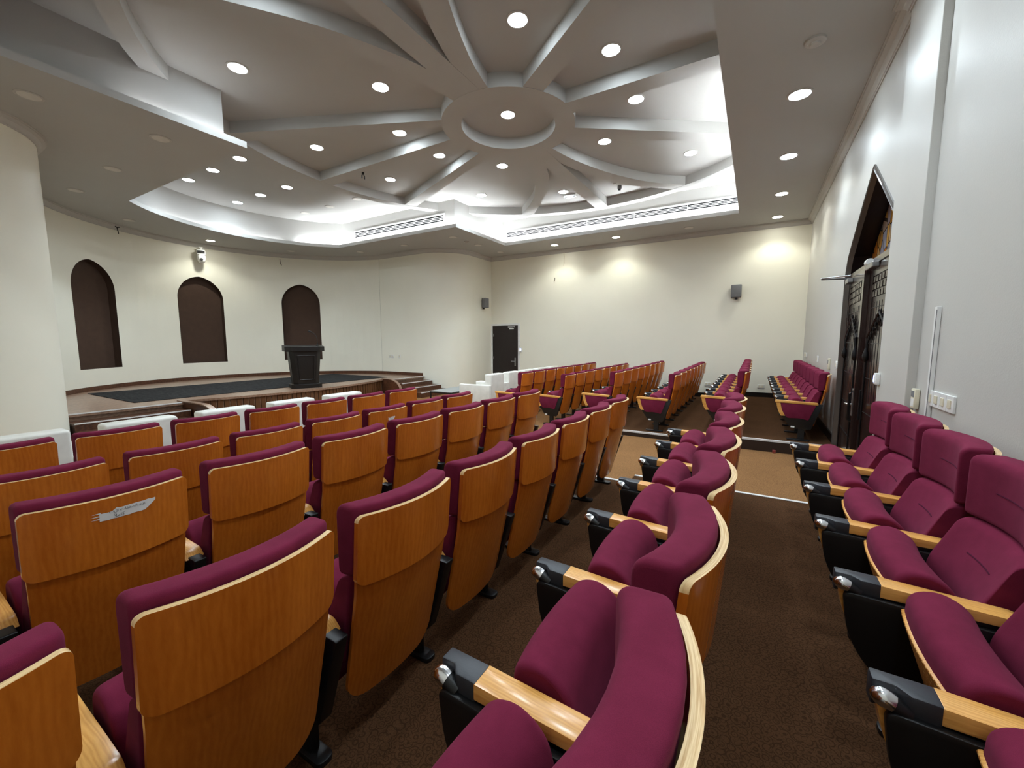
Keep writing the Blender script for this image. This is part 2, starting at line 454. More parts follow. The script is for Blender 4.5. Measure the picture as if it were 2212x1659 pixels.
# cornice
def cornice(path, name, closed=False):
    prof = [(0, -.115), (.012, -.115), (.012, -.10), (.022, -.095), (.03, -.075), (.05, -.05), (.082, -.035), (.09, -.03), (.09, -.018), (.105, -.014), (.105, 0), (0, 0)]
    n = len(path); rows = []
    for i, (x, y) in enumerate(path):
        p = Vector((x, y))
        d1 = (p - Vector(path[i - 1])).normalized() if i else None
        d2 = (Vector(path[i + 1]) - p).normalized() if i < n - 1 else None
        d1 = d1 or d2; d2 = d2 or d1
        n1 = Vector((-d1.y, d1.x)); n2 = Vector((-d2.y, d2.x)); m = (n1 + n2).normalized(); k = 1 / max(.35, m.dot(n1))
        rows.append([(x + m.x * k * u, y + m.y * k * u, ZS + v) for u, v in prof])
    b = MB(); b.grid(rows); return struct(b.build(name, M['trim'], smooth=25))
path = [(WX, YN + .001), ] 
cornice([(1.012, YN), (1.012, 4.01), (.96, 4.01), (.96, 4.81), (WX, 4.81), (WX, YB), (-7.9, YB)] + blk1[1:] + arcw + blk2, 'trim_7')

# soffit, lip, cove, raised ceiling
lip_c, lip_r = (-8.85, CYM + .07), 3.18
OX0, OX1, OY0, OY1 = -6.5, -.45, 1.0, 10.64
SY0, SY1 = 3.46, 8.31
def opening(o):
    cx, cy = lip_c; r = lip_r + o
    y1, y0 = SY1 + o, SY0 - o
    a1 = 180 - math.degrees(math.asin((y1 - cy) / r)); a0 = 180 + math.degrees(math.asin((cy - y0) / r))
    pts = [(OX1 + o, OY0 - o), (OX1 + o, OY1 + o), (OX0 - o, OY1 + o), (OX0 - o, y1)]
    pts += arc(cx, cy, r, a1, a0, 40)
    pts += [(OX0 - o, y0), (OX0 - o, OY0 - o)]
    return pts
O0, O1, O2 = opening(0), opening(.03), opening(.2)
out = [(-14.6, YN - .2), (1.35, YN - .2), (1.35, YB + .2), (-14.6, YB + .2)]
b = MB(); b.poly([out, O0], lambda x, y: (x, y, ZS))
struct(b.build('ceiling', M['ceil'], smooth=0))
b = MB(); n = len(O0)
rows = [[(x, y, ZS) for x, y in O0], [(x, y, ZS + .087) for x, y in O0], [(x, y, ZS + .087) for x, y in O1], [(x, y, ZS + .03) for x, y in O1],
        [(x, y, ZS + .03) for x, y in O2], [(x, y, ZT + .01) for x, y in O2]]
b.grid(rows, close=True)
struct(b.build('ceiling_recess', M['ceil'], smooth=25))
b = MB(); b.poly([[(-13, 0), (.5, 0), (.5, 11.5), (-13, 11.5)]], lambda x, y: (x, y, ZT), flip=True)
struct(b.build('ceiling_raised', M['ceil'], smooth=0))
# flower frame
FC = (-3.53, 5.885); k_ = 1.0136
def pol(r, a): return (FC[0] + r * k_ * math.cos(math.radians(a)), FC[1] + r * k_ * math.sin(math.radians(a)))
b = MB()
zo = [0.0]
def slab(poly):
    zo[0] += .0006; ZB_ = ZBM + zo[0]
    b.prism(poly, lambda x, y: (x, y, ZB_), lambda x, y: (x, y, ZT + .005))
def ringseg(r0, r1, a0, a1, n):
    o = [pol(r1, a0 + (a1 - a0) * i / n) for i in range(n + 1)]; q = [pol(r0, a0 + (a1 - a0) * i / n) for i in range(n + 1)]
    rows = [[(*p, ZBM) for p in q], [(*p, ZBM) for p in o], [(*p, ZT + .004) for p in o], [(*p, ZT + .004) for p in q]]
    b.grid([[rows[j][i] for j in range(4)] for i in range(n + 1)], close=True)
ringseg(.725, 1.03, 0, 360, 72)
ringseg(4.47, 4.69, 0, 360, 144)
for a in (0, 180):                                     # straight beams along the hall axis
    s = 1 if a == 0 else -1
    slab([(FC[0] + s * .98, FC[1] - .148), (FC[0] + s * 4.6, FC[1] - .148), (FC[0] + s * 4.6, FC[1] + .148), (FC[0] + s * .98, FC[1] + .148)])
for s in (1, -1):                                      # straight beams across
    slab([(FC[0] - .155, FC[1] + s * .95), (FC[0] + .165, FC[1] + s * .95), (FC[0] + .165, FC[1] + s * 4.56), (FC[0] - .155, FC[1] + s * 4.56)])
def mirror(poly, s): return [(x, FC[1] + s * (y - FC[1])) for x, y in poly]
C0 = (-3.488, 5.82)
def tr(p): return (FC[0] + (p[0] - C0[0]) * k_, FC[1] + (p[1] - C0[1]) * k_)
def curved(Lp, Rp):
    def smooth_(ps):
        o = []
        for i in range(len(ps) - 1):
            p0, p1, p2, p3 = [Vector(ps[max(0, min(len(ps) - 1, i + d))]) for d in (-1, 0, 1, 2)]
            for t in (0, .25, .5, .75):
                o.append(.5 * ((2 * p1) + (p2 - p0) * t + (2 * p0 - 5 * p1 + 4 * p2 - p3) * t * t + (3 * p1 - p0 - 3 * p2 + p3) * t ** 3))
        o.append(Vector(ps[-1])); return [tuple(v) for v in o]
    L_, R_ = smooth_(Lp), smooth_(Rp)
    return L_, R_
P_ = lambda lst: [pol(r, a) for r, a in lst]
def beam2(L_, R_):
    n = len(L_); zo[0] += .0006; ZB_ = ZBM + zo[0]
    rows = [[(*L_[i], ZB_), (*R_[i], ZB_), (*R_[i], ZT + .003), (*L_[i], ZT + .003)] for i in range(n)]
    b.grid(rows, close=True); b.add(rows[0], [(0, 1, 2, 3)]); b.add(rows[-1], [(3, 2, 1, 0)])
c4 = curved(P_([(.98, 107), (1.65, 105), (2.43, 107.6), (3.35, 111), (4.5, 116.5)]), P_([(.98, 93), (1.64, 95), (2.3, 99.6), (3.1, 105), (4.5, 112.5)]))
c6 = curved(P_([(.98, 74), (1.68, 75), (2.70, 72), (3.67, 68), (4.5, 63)]), P_([(.98, 88), (1.67, 84), (2.4, 80), (3.41, 75), (4.5, 67)]))
for s in (1, -1):
    for Lr in (c4, c6): beam2(mirror(Lr[0], s), mirror(Lr[1], s))
    for u0, u1, l0, l1 in (((-4.40, 6.33), (-7.62, 7.70), (-4.30, 6.52), (-7.50, 7.96)), ((-2.61, 6.37), (.25, 8.39), (-2.82, 6.58), (.20, 8.70))):
        ex = lambda a, c: (a[0] - (c[0] - a[0]) * .05, a[1] - (c[1] - a[1]) * .05)
        beam2(mirror([tr(ex(u0, u1)), tr(u1)], s), mirror([tr(ex(l0, l1)), tr(l1)], s))
struct(b.build('ceiling_flower_frame', M['ceil'], smooth=25))

# cove light strips lying in the trough
def cove(path, label, mat='cove', w=.018):
    b = MB(); p = [(x, y, ZS + .042) for x, y in path]; b.tube(p, w / 2, 6)
    o = b.build('cove_light', M[mat], smooth=60); tag(o, label, 'light strip', 'cove lights'); return o
O15 = opening(.115)
cove([(OX1 + .115, 6.2), (OX1 + .115, OY1)], 'white cove light strip along the right edge of the raised ceiling')
cove([(OX1, OY1 + .115), (OX0, OY1 + .115)], 'white cove light strip along the far edge, below the longer slot air vent')
cove([(OX0 - .115, OY1), (OX0 - .115, SY1 + .2)], 'white cove light strip on the short return between the two slot vents')
arcl = [p for p in O15[4:45]]
cove([(OX0 - .1, SY1 + .115)] + arcl[:1], 'white cove light strip above the stage, below the shorter slot air vent')
cove(arcl[:9], 'white cove light strip along the curved stage recess, right half')
cove(arcl[11:34], 'dim cove light strip along the curved stage recess, left half', 'covedim')
cove([(OX0 - .115, 3.3), (OX0 - .115, 2.2)], 'dim cove light strip on the left edge of the raised ceiling', 'covedim')

# ------------------------------------------------------------------ ceiling fittings
def light_proto(r=.108, lit=True, mat='lamp'):
    t = thing('downlight' if lit else 'unlit_downlight', '-', 'ceiling light')
    b = MB(); b.lathe([(r, 0), (r + .022, 0), (r + .022, -.006), (r + .004, -.012), (r - .002, -.010)], n=40, cap=False)
    b.build('trim_ring', M['trim'], t, 35)
    b = MB(); b.lathe([(r, -.009), (r * .6, -.0105), (.002, -.011)], n=40)
    b.build('diffuser', M[mat] if lit else M['off'], t, 60)
    if lit:
        li = bpy.data.lights.new('downlight_beam', 'SPOT'); li.spot_size = math.radians(128); li.spot_blend = .55; li.shadow_soft_size = r * .8
        li.energy = 52 if mat == 'lamp' else 42; li.color = (.79, .915, 1) if mat == 'lamp' else (.95, .97, .86)
        lo_ = bpy.data.objects.new('downlight_beam', li); C.objects.link(lo_); lo_.parent = t; lo_.location = (0, 0, -.012)
    return t
lp = light_proto(); lw = light_proto(.1, True, 'lampwarm'); lo = light_proto(.1, False)
used = set()
def put(proto, x, y, z, label, grp):
    if proto.name not in used: used.add(proto.name); proto.location = (x, y, z); proto['label'] = label; proto['group'] = grp; return proto
    return dup(proto, (x, y, z), label, grp)
s34 = 3.53 / 3.4
GM, GS, GSO, GU = 'lit downlights in the flower ceiling', 'lit downlights over the stage', 'lit downlights in the flat soffit', 'unlit downlights'
for (x, y), lab in {
    (-5.758, 3.015): 'bright round downlight nearest the left cornice edge of the flower ceiling',
    (-4.523, 4.198): 'bright round downlight left of the ring, second from the left edge',
    (-2.36, 4.13): 'bright round downlight in the petal at the top centre of the photo',
    (-1.64, 5.087): 'bright round downlight in the petal between top centre and right beam',
    (-1.635, 6.248): 'bright round downlight in the narrow petal right of the centre ring',
    (-2.409, 7.228): 'bright round downlight just beyond the ring on its far right side',
    (-1.195, 8.459): 'bright round downlight near the far right corner of the flower ceiling',
    (-3.402, 5.657): 'bright round downlight inside the centre ring of the flower ceiling',
    (-5.211, 5.211): 'small bright downlight left of the ring, half hidden by a beam',
    (-6.853, 4.838): 'bright round downlight in the left petal beside the stage arc',
    (-5.197, 6.185): 'small bright downlight in the petal below the ring, against a beam',
    (-6.837, 6.529): 'bright round downlight in the petal with the black clip',
    (-4.444, 7.173): 'bright round downlight between the ring and the notch, nearer the ring',
    (-5.72, 8.297): 'bright round downlight between the ring and the notch, nearer the notch',
    (-3.981, 9.089): 'bright round downlight beside the small white emergency lamp'}.items():
    put(lp, x * s34, y * s34, ZT, lab, GM)
nth = ['first', 'second', 'third', 'fourth', 'fifth', 'sixth', 'seventh', 'eighth', 'ninth']
for i, (x, y) in enumerate(((-8.494, 4.379), (-9.516, 4.38), (-10.524, 4.36))):
    put(lp, x * s34, y * s34, ZT, 'lit stage downlight, %s from the flower frame in the upper row of three' % nth[i], GS)
for i, (x, y) in enumerate(((-9.146, 5.673), (-10.159, 5.646), (-11.181, 5.639))):
    put(lp, x * s34, y * s34, ZT, 'lit stage downlight, %s from the flower frame in the lower row of three' % nth[i], GS)
for i, (x, y) in enumerate(((-8.779, 7.263), (-9.88, 7.271), (-10.955, 7.275))):
    put(lo, x, y, ZT, 'unlit white downlight above the stage, %s from the flower frame' % nth[i], GU)
for i, y in enumerate((5.961, 7.795, 9.663, 11.381)):
    put(lp if i < 2 else lw, .29, y, ZS, 'lit downlight in the right soffit above the door wall, %s from the camera' % nth[i], GSO)
put(lw, -5.211, 11.303, ZS, 'small lit downlight over the far wall, left of the pair', GSO)
put(lw, -3.394, 11.32, ZS, 'small lit downlight over the far wall, right of the pair', GSO)
put(lw, -13.2, 5.88, ZS, 'small lit downlight above the white camera on the stage wall', GSO)
for (x, y), lab in {(-1.24, 2.99): 'lit downlight above the camera, right of the flower frame', (-4.13, 2.33): 'lit downlight above the camera, left petal of the flower frame', (-2.9, 2.3): 'lit downlight above the camera, middle petal of the flower frame'}.items():
    put(lp, x, y, ZT, lab, GM)
for i, y in enumerate((4.13, 2.30, .47)):
    put(lp, .29, y, ZS, 'lit downlight in the right soffit out of frame above the camera, %s past the detector' % nth[i], GSO)
for (x, y), lab in {(-1.571, 11.341): 'unlit pale downlight over the far wall near the right corner', (-7.257, 1.507): 'unlit downlight in the left soffit nearest the camera',
    (-7.215, 2.695): 'unlit downlight in the left soffit near the long cornice lip', (-9.125, 2.727): 'unlit downlight in the left soffit in front of the rounded column',
    (-10.99, 2.731): 'unlit downlight in the left soffit close to the stage wall cornice', (-12.602, 3.969): 'unlit downlight above the left arched niche',
    (-12.591, 7.812): 'unlit downlight above the right arched niche', (-10.848, 9.001): 'unlit downlight above the corner of the stage wall',
    (-9.006, 9.064): 'unlit downlight over the stage steps beside the rounded block', (-7.179, 9.043): 'unlit downlight over the rounded block, before the smoke detector',
    (-7.14, 10.158): 'unlit downlight over the rounded block, after the smoke detector', (-7.078, 11.286): 'unlit downlight above the small dark door'}.items():
    put(lo, x, y, ZS, lab, GU)
def detector(x, y, z, lab, r=.075):
    t = thing('smoke_detector', lab, 'smoke detector', (x, y, z))
    b = MB(); b.lathe([(r, 0), (r, -.018), (r * .85, -.026), (r * .5, -.028)], n=32); b.build('base', M['trim'], t, 40)
    b = MB(); b.lathe([(r * .5, -.026), (r * .48, -.042), (r * .3, -.05), (.002, -.051)], n=24); b.build('sensor_head', M['trim'], t, 40)
    b = MB(); b.lathe([(.004, -.02), (.004, -.031)], (-r * .75, -.01, 0), 8); b.build('indicator', M['white'], t)
detector(.339, 5.014, ZS, 'round white smoke detector on the right soffit before the downlights', .085)
detector(-7.176, 9.641, ZS, 'round smoke detector on the soffit above the rounded block', .07)
detector(-2.9, 9.47, ZT, 'white smoke detector beside the dark sensor in the far petal', .075)
t = thing('motion_sensor', 'small dark drum sensor hanging beside a smoke detector in the far petal', 'sensor', (-2.87, 9.75, ZT))
b = MB(); b.lathe([(.045, 0), (.05, -.05), (.04, -.075)], n=20); b.build('housing', M['grey'], t, 40)
b = MB(); b.lathe([(.03, -.074), (.028, -.10), (.002, -.105)], n=16); b.build('lens', M['ink'], t, 40)
t = thing('emergency_lamp', 'small white box lamp on the raised ceiling beside a downlight', 'emergency light', (-4.08, 9.72, ZT))
b = MB(); b.box(-.15, .15, -.055, .055, -.055, 0); b.build('body', M['white'], t, 30, .008)
b = MB(); b.box(-.13, .13, -.035, .035, -.072, -.053); b.build('lens', M['steel'], t, 30, .004)
t = thing('hanging_clip', 'small black forked clip hanging under a ceiling beam left of the ring', 'clip', (-6.93, 5.9, ZBM))
b = MB(); b.box(-.018, .018, -.02, .02, -.035, .002); b.build('clamp', M['black'], t, 30, .004)
for s in (-1, 1):
    b = MB(); b.tube([(0, s * .012, -.03), (0, s * .03, -.07), (0, s * .032, -.12)], [.012, .012, .013], 8); b.build('prong', M['black'], t, 40)
# slot air vents
def vent(cx, y, z0, z1, x0, x1, lab, name='air_vent'):
    t = thing(name, lab, 'air vent', ((x0 + x1) / 2, y, (z0 + z1) / 2)); w = (x1 - x0) / 2; h = (z1 - z0) / 2
    b = MB(); b.box(-w, w, -.004, 0, -h, h); b.build('dark_backing', M['dark'], t, 0)
    b = MB()
    b.box(-w - .05, w + .05, -.012, 0, h, h + .045); b.box(-w - .05, w + .05, -.012, 0, -h - .045, -h); b.box(-w - .05, -w, -.012, 0, -h, h); b.box(w, w + .05, -.012, 0, -h, h)
    b.build('frame', M['white'], t, 0)
    b = MB(); p = 2 * h / 4
    for i in range(1, 4): b.box(-w, w, -.012, -.003, -h + p * i - p * .2, -h + p * i + p * .2)
    k = max(2, int(2 * w / 1.2))
    for i in range(1, k): b.box(-w + 2 * w * i / k - .006, -w + 2 * w * i / k + .006, -.011, -.003, -h, h)
    b.build('slats', M['white'], t, 0)
vent(0, OY1 + .2, 3.06 + H, 3.185 + H, -6.55, -.3, 'long white slot air vent along the far side of the raised ceiling')
vent(0, SY1 + .2, 3.05 + H, 3.20 + H, -10.43, -7.05, 'shorter white slot air vent on the recess wall above the stage')

# ------------------------------------------------------------------ stage
def front_x(y): return -8.80 - .085 * (y - 5.83) ** 2
ys = [3.42 + (8.42 - 3.42) * i / 40 for i in range(41)]
stage_poly = [(front_x(y), y) for y in ys] + [(-9.38, 8.45), (-9.0, 8.45), (-9.0, Y1 + .01)] + [arcpt(a) for a in [A0 + (A1 - A0) * i / 40 for i in range(41)]] + [(-9.0, Y2 - .01), (-9.0, 3.38), (-9.25, 3.38)]
b = MB(); b.prism(stage_poly, lambda x, y: (x, y, ZST - .045), lambda x, y: (x, y, ZST))
b.prism([(x - .06, y) for x, y in stage_poly], lambda x, y: (x, y, ZG), lambda x, y: (x, y, ZST - .04))
struct(b.build('floor_stage', M['stagewood'], smooth=0))
st = thing('stage_apron', 'curved brown slatted apron of the low stage below the podium', 'stage apron', (-8.86, 5.83, ZG))
b = MB(); pitch = .105; y = 3.45
while y < 8.34:
    ya, yb = y, min(y + pitch * .76, 8.36); xa, xb = front_x(ya) - .035, front_x(yb) - .035
    b.add([(xa + 8.86, ya - 5.83, 0), (xb + 8.86, yb - 5.83, 0), (xb + 8.86, yb - 5.83, ZST - .046 - ZG), (xa + 8.86, ya - 5.83, ZST - .046 - ZG),
           (xa + 8.83, ya - 5.83, 0), (xb + 8.83, yb - 5.83, 0), (xb + 8.83, yb - 5.83, ZST - .046 - ZG), (xa + 8.83, ya - 5.83, ZST - .046 - ZG)],
          [(0, 1, 2, 3), (7, 6, 5, 4), (0, 3, 7, 4), (1, 5, 6, 2), (3, 2, 6, 7), (0, 4, 5, 1)])
    y += pitch
b.build('slats', M['slat'], st, 0)
b = MB(); b.grid([[(front_x(y) - .062 + 8.86, y - 5.83, z) for y in ys] for z in (0, ZST - .046 - ZG)])
b.build('backing', M['riser'], st, 0)
def stage_steps(y0, y1, lab):
    t = thing('stage_steps', lab, 'steps', (-8.5, (y0 + y1) / 2, ZG)); w = (y1 - y0) / 2
    for i, (x, z) in enumerate(((-8.67, ZST - .1125), (-8.31, ZST - .225), (-7.95, ZST - .3375))):
        b = MB(); b.box(-.53, x + 8.5, -w, w, 0 if i == 2 else z - .12 - ZG, z - ZG); s = b.build('step', M['stepwood'], t, 0, .003)
    for i, (x, z) in enumerate(((-9.0, ZST), (-8.67, ZST - .1125), (-8.31, ZST - .225), (-7.95, ZST - .3375))):
        b = MB(); b.box(x + 8.5 - .03, x + 8.5 + .006, -w, w, z - ZG - .012, z - ZG + .004); b.build('nosing', M['nosing'], t, 0)
stage_steps(8.50, Y1 - .008, 'dark brown steps at the far right end of the stage beside the glass table')
stage_steps(Y2 + .008, 3.34, 'dark brown steps with white edges at the left end of the stage')
def cheek(y, prof, lab, t_=.07):
    t = thing('stage_cheek', lab, 'side panel', (-8.9, y, ZG))
    pr = [(x + 8.9, z - ZG) for x, z in prof]
    b = MB(); b.prism(pr, lambda x, z: (x, -t_ / 2, z), lambda x, z: (x, t_ / 2, z), 0); b.build('panel', M['stepwood'], t, 35)
    top = pr[1:-1]; b = MB(); rows = [[(x, -t_ / 2 - .012, z), (x, t_ / 2 + .012, z), (x, t_ / 2 + .012, z + .02), (x, -t_ / 2 - .012, z + .02)] for x, z in top]
    b.grid(rows, close=True); b.add(rows[0], [(0, 1, 2, 3)]); b.add(rows[-1], [(3, 2, 1, 0)]); b.build('capping', M['stagewood'], t, 35)
cheek(8.44, [(-9.4, ZG), (-9.4, ZST)] + [(-9.2 + .52 * math.sin(t), ZST - .3 + .3 * math.cos(t)) for t in [PI / 2 * i / 10 for i in range(11)]] + [(-8.68, ZG + .02), (-8.68, ZG)], 'rounded brown side panel between the stage front and right steps')
cheek(3.4, [(-9.25, ZG), (-9.25, ZST)] + [(-8.35 + .6 * math.sin(t), ZST - .33 + .33 * math.cos(t)) for t in [PI / 2 * i / 10 for i in range(11)]] + [(-7.75, ZG + .02), (-7.75, ZG)], 'rounded brown side panel between the stage front and left steps')
b = MB(); b.box(-12.2, -9.68, 2.87, 8.85, ZST, ZST + .012)
tag(b.build('stage_carpet', M['stagecarpet'], smooth=0, bevel=.003), 'dark charcoal streaked carpet lying on the stage floor', 'carpet')

# podium
t = thing('podium', 'dark wooden podium with panelled front standing on the stage', 'podium', (-9.32, 5.97, ZST), math.radians(-23))
def octa(w, d, c): return [(d, -w + c), (d, w - c), (d - c, w), (-d, w), (-d, -w), (d - c, -w)]
b = MB(); b.prism(octa(.335, .24, .08), lambda x, y: (x, y, 0.0), lambda x, y: (x, y, .095)); b.build('plinth', M['podium'], t, 0, .006)
b = MB(); lo_, hi = octa(.275, .195, .09), octa(.345, .215, .09)
n = 6; b.add([(x, y, .09) for x, y in lo_] + [(x, y, .88) for x, y in hi], [(i, (i + 1) % n, n + (i + 1) % n, n + i) for i in range(n)] + [tuple(range(n))[::-1], tuple(range(n, 2 * n))])
body = b.build('body', M['podium'], t, 0, .004)
b = MB(); b.prism(octa(.43, .27, .13), lambda x, y: (x, y, .87), lambda x, y: (x, y, .985 + .035 * (x < .1) )); b.build('desk_top', M['podium'], t, 0, .008)
def fx(z): return .195 + (.215 - .195) * (z - .09) / .79
def fy(z, s): return s * (.15 + .03 * (z - .2) / .6)
b = MB()
for (ya, za, yb, zb) in ((-1, .2, -1, .77), (1, .2, 1, .77)): b.tube([(fx(za) + .004, fy(za, ya), za), (fx(zb) + .004, fy(zb, yb), zb)], .012, 6)
for z in (.2, .77): b.tube([(fx(z) + .004, fy(z, -1), z), (fx(z) + .004, fy(z, 1), z)], .013, 6)
b.build('front_moulding', M['podium'], t, 40)
g = thing('gooseneck_microphone', 'thin black gooseneck microphone standing on the podium top', 'microphone', (-9.13, 6.2, ZST + 1.0), math.radians(-23))
b = MB(); b.lathe([(.03, 0), (.028, .02), (.014, .03), (.014, .07)], n=16); b.build('base', M['black'], g, 40)
b = MB(); b.tube([(0, 0, .06), (0, 0, .16), (-.01, -.015, .23), (-.04, -.06, .30), (-.07, -.10, .325)], .008, 8); b.build('neck', M['black'], g, 50)
b = MB(); b.tube([(-.068, -.098, .322), (-.085, -.12, .335), (-.11, -.155, .345)], [.012, .022, .018], 10); b.build('capsule', M['iron'], g, 50)

# glass table
t = thing('coffee_table', 'low glass coffee table with thin black legs before the armchairs', 'table', (-6.25, 7.9, ZG))
b = MB(); b.box(-.32, .32, -.6, .6, .405, .42); b.build('glass_top', M['glasstop'], t, 0, .003)
b = MB()
for (x0, x1, y0, y1) in ((-.315, .315, -.6, -.575), (-.315, .315, .575, .6), (-.315, -.29, -.6, .6), (.29, .315, -.6, .6)): b.box(x0, x1, y0, y1, .375, .404)
b.build('frame', M['black'], t, 0, .002)
for sx in (-1, 1):
    for sy in (-1, 1):
        b = MB(); b.box(sx * .30 - .014, sx * .30 + .014, sy * .585 - .014, sy * .585 + .014, 0, .39); b.build('leg', M['black'], t, 0, .002)

# white armchairs
def armchair():
    t = thing('armchair', '-', 'armchair')
    b = MB(); b.box(-.42, .36, -.36, .36, .05, .40); b.build('base', M['leather'], t, 40, .02, 3)
    b = MB(); b.box(.22, .40, -.275, .275, .06, .86); b.build('backrest', M['leather'], t, 40, .028, 4)
    for s in (-1, 1):
        b = MB(); y0 = s * .272; y1 = s * .372; b.box(-.42, .40, min(y0, y1), max(y0, y1), .05, .625); b.build('arm', M['leather'], t, 40, .02, 3)
    b = MB(); b.box(-.42, .22, -.268, .268, .38, .46); b.build('seat_cushion', M['leather'], t, 40, .03, 4)
    for sx in (-.37, .34):
        for sy in (-.32, .32):
            b = MB(); b.lathe([(.02, 0), (.02, .06)], (sx, sy, 0), 12); b.build('foot', M['steel'], t, 40)
    return t
ac = armchair(); first = True
GA = 'white armchairs in the front row'
near_l = ['white leather armchair at the left edge, nearest the column', 'white leather armchair second from the left edge, beside the column base', 'white leather armchair behind the left stage steps, its back partly hidden',
          'white leather armchair before the stage front, left of the podium', 'white leather armchair nearest the podium, last before the cross aisle']
far_l = ['white leather armchair beside the glass table, nearest of the far set', 'white leather armchair second beyond the glass table', 'white leather armchair third beyond the glass table, only its top showing',
         'white leather armchair fourth beyond the glass table, only its top showing', 'white leather armchair farthest from the glass table, toward the far wall']
for i, yc_ in enumerate((.76, 1.51, 2.255, 3.0, 3.75)):
    if i == 0: ac.location = (-5.32, yc_, ZG); ac['label'] = near_l[0]; ac['group'] = GA
    else: dup(ac, (-5.32, yc_, ZG), near_l[i], GA)
for i in range(5): dup(ac, (-5.32, 7.73 + .755 * i, ZG), far_l[i], GA)

# ------------------------------------------------------------------ auditorium chairs
HB = .056; SB = .02
def bulge(y, hw, b): return b * (1 - min(1, abs(y) / hw) ** 2)
def shell(rows, thick, side_mi=1):
    NY = 14; us = [-1, -.985, -.94] + [-.85 + 1.7 * i / NY for i in range(NY + 1)] + [.94, .985, 1]
    b = MB(); back = []; front = []
    for z, x0, bb, hw in rows:
        br = []; fr = []
        for u in us:
            y = u * hw; x = x0 + bulge(y, .235, bb); br.append((x, y, z)); fr.append((x - thick, y, z))
        back.append(br); front.append(fr)
    b.grid(back); b.grid([r[::-1] for r in front])
    m = len(us); R = len(rows)
    b.grid([back[0][::-1], front[0][::-1]], 0); b.grid([back[-1], front[-1]], side_mi)
    k = R - 7
    for lo_, hi_, mi in ((0, k + 1, 0), (k, R, side_mi)):
        b.grid([[r[0] for r in back[lo_:hi_]], [r[0] for r in front[lo_:hi_]]], mi); b.grid([[r[-1] for r in front[lo_:hi_]], [r[-1] for r in back[lo_:hi_]]], mi)
    return b
def corner_rows(z0, z1, hwf, rb, rt, n=6):
    zs = [z0 + rb * (1 - math.cos(PI / 2 * i / n)) for i in range(n + 1)] + [z0 + rb + (z1 - rt - z0 - rb) * i / 6 for i in range(1, 6)] + [z1 - rt * (1 - math.sin(PI / 2 * i / n)) for i in range(n + 1)]
    out = []
    for z in zs:
        hw = hwf(z)
        if z < z0 + rb: d = (z0 + rb - z) / rb; hw -= rb * (1 - math.sqrt(max(0, 1 - d * d)))
        if z > z1 - rt: d = (z - z1 + rt) / rt; hw -= rt * (1 - math.sqrt(max(0, 1 - d * d)))
        out.append((z, hw))
    return out
def cushion(prof, hw, end, bb=0, bhw=.235):
    """soft pad: a side profile swept across the seat, drawn in at both ends"""
    cx = sum(p[0] for p in prof) / len(prof); cz = sum(p[1] for p in prof) / len(prof)
    ex = max(p[0] for p in prof) - min(p[0] for p in prof); ez = max(p[1] for p in prof) - min(p[1] for p in prof)
    st = [(-hw + end * (1 - math.cos(PI / 2 * i / 6)), end * .8 * (1 - math.sin(PI / 2 * i / 6))) for i in range(7)]
    ysr = st + [(-hw + end + (2 * hw - 2 * end) * i / 8, 0) for i in range(1, 8)] + [(-y, d) for y, d in st[::-1]]
    rows = []
    for y, d in ysr:
        sx, sz = max(.1, (ex - 2 * d) / ex), max(.1, (ez - 2 * d) / ez)
        rows.append([(cx + (px - cx) * sx + bulge(y, bhw, bb), y, cz + (pz - cz) * sz) for px, pz in prof])
    b = MB(); b.grid(rows, close=True); n = len(prof)
    b.add(rows[0], [tuple(range(n))]); b.add(rows[-1], [tuple(range(n))[::-1]])
    return b
PAN = roundpoly([(-.585, .535), (-.555, .40), (-.40, .175), (-.165, .165), (-.045, .535)], [.01, .14, .05, .03, .01], 7)
TAB = roundpoly([(-.580, .528), (-.556, .34), (-.42, .175), (-.22, .185), (-.165, .508)], [.03, .11, .07, .05, .02], 7)
INS = roundpoly([(-.54, .53), (-.51, .40), (-.45, .315), (-.30, .325), (-.20, .30), (-.12, .525)], [.02, .12, .03, .1, .02, .01], 6)
def band(outer, w):
    """front trim following the leading edge of the side panel"""
    e = [p for p in outer if p[0] < -.455]; e.sort(key=lambda p: -p[1]); e = [p for p in e if p[1] > .30]
    return e, [(p[0] + w, p[1] + .004) for p in e]
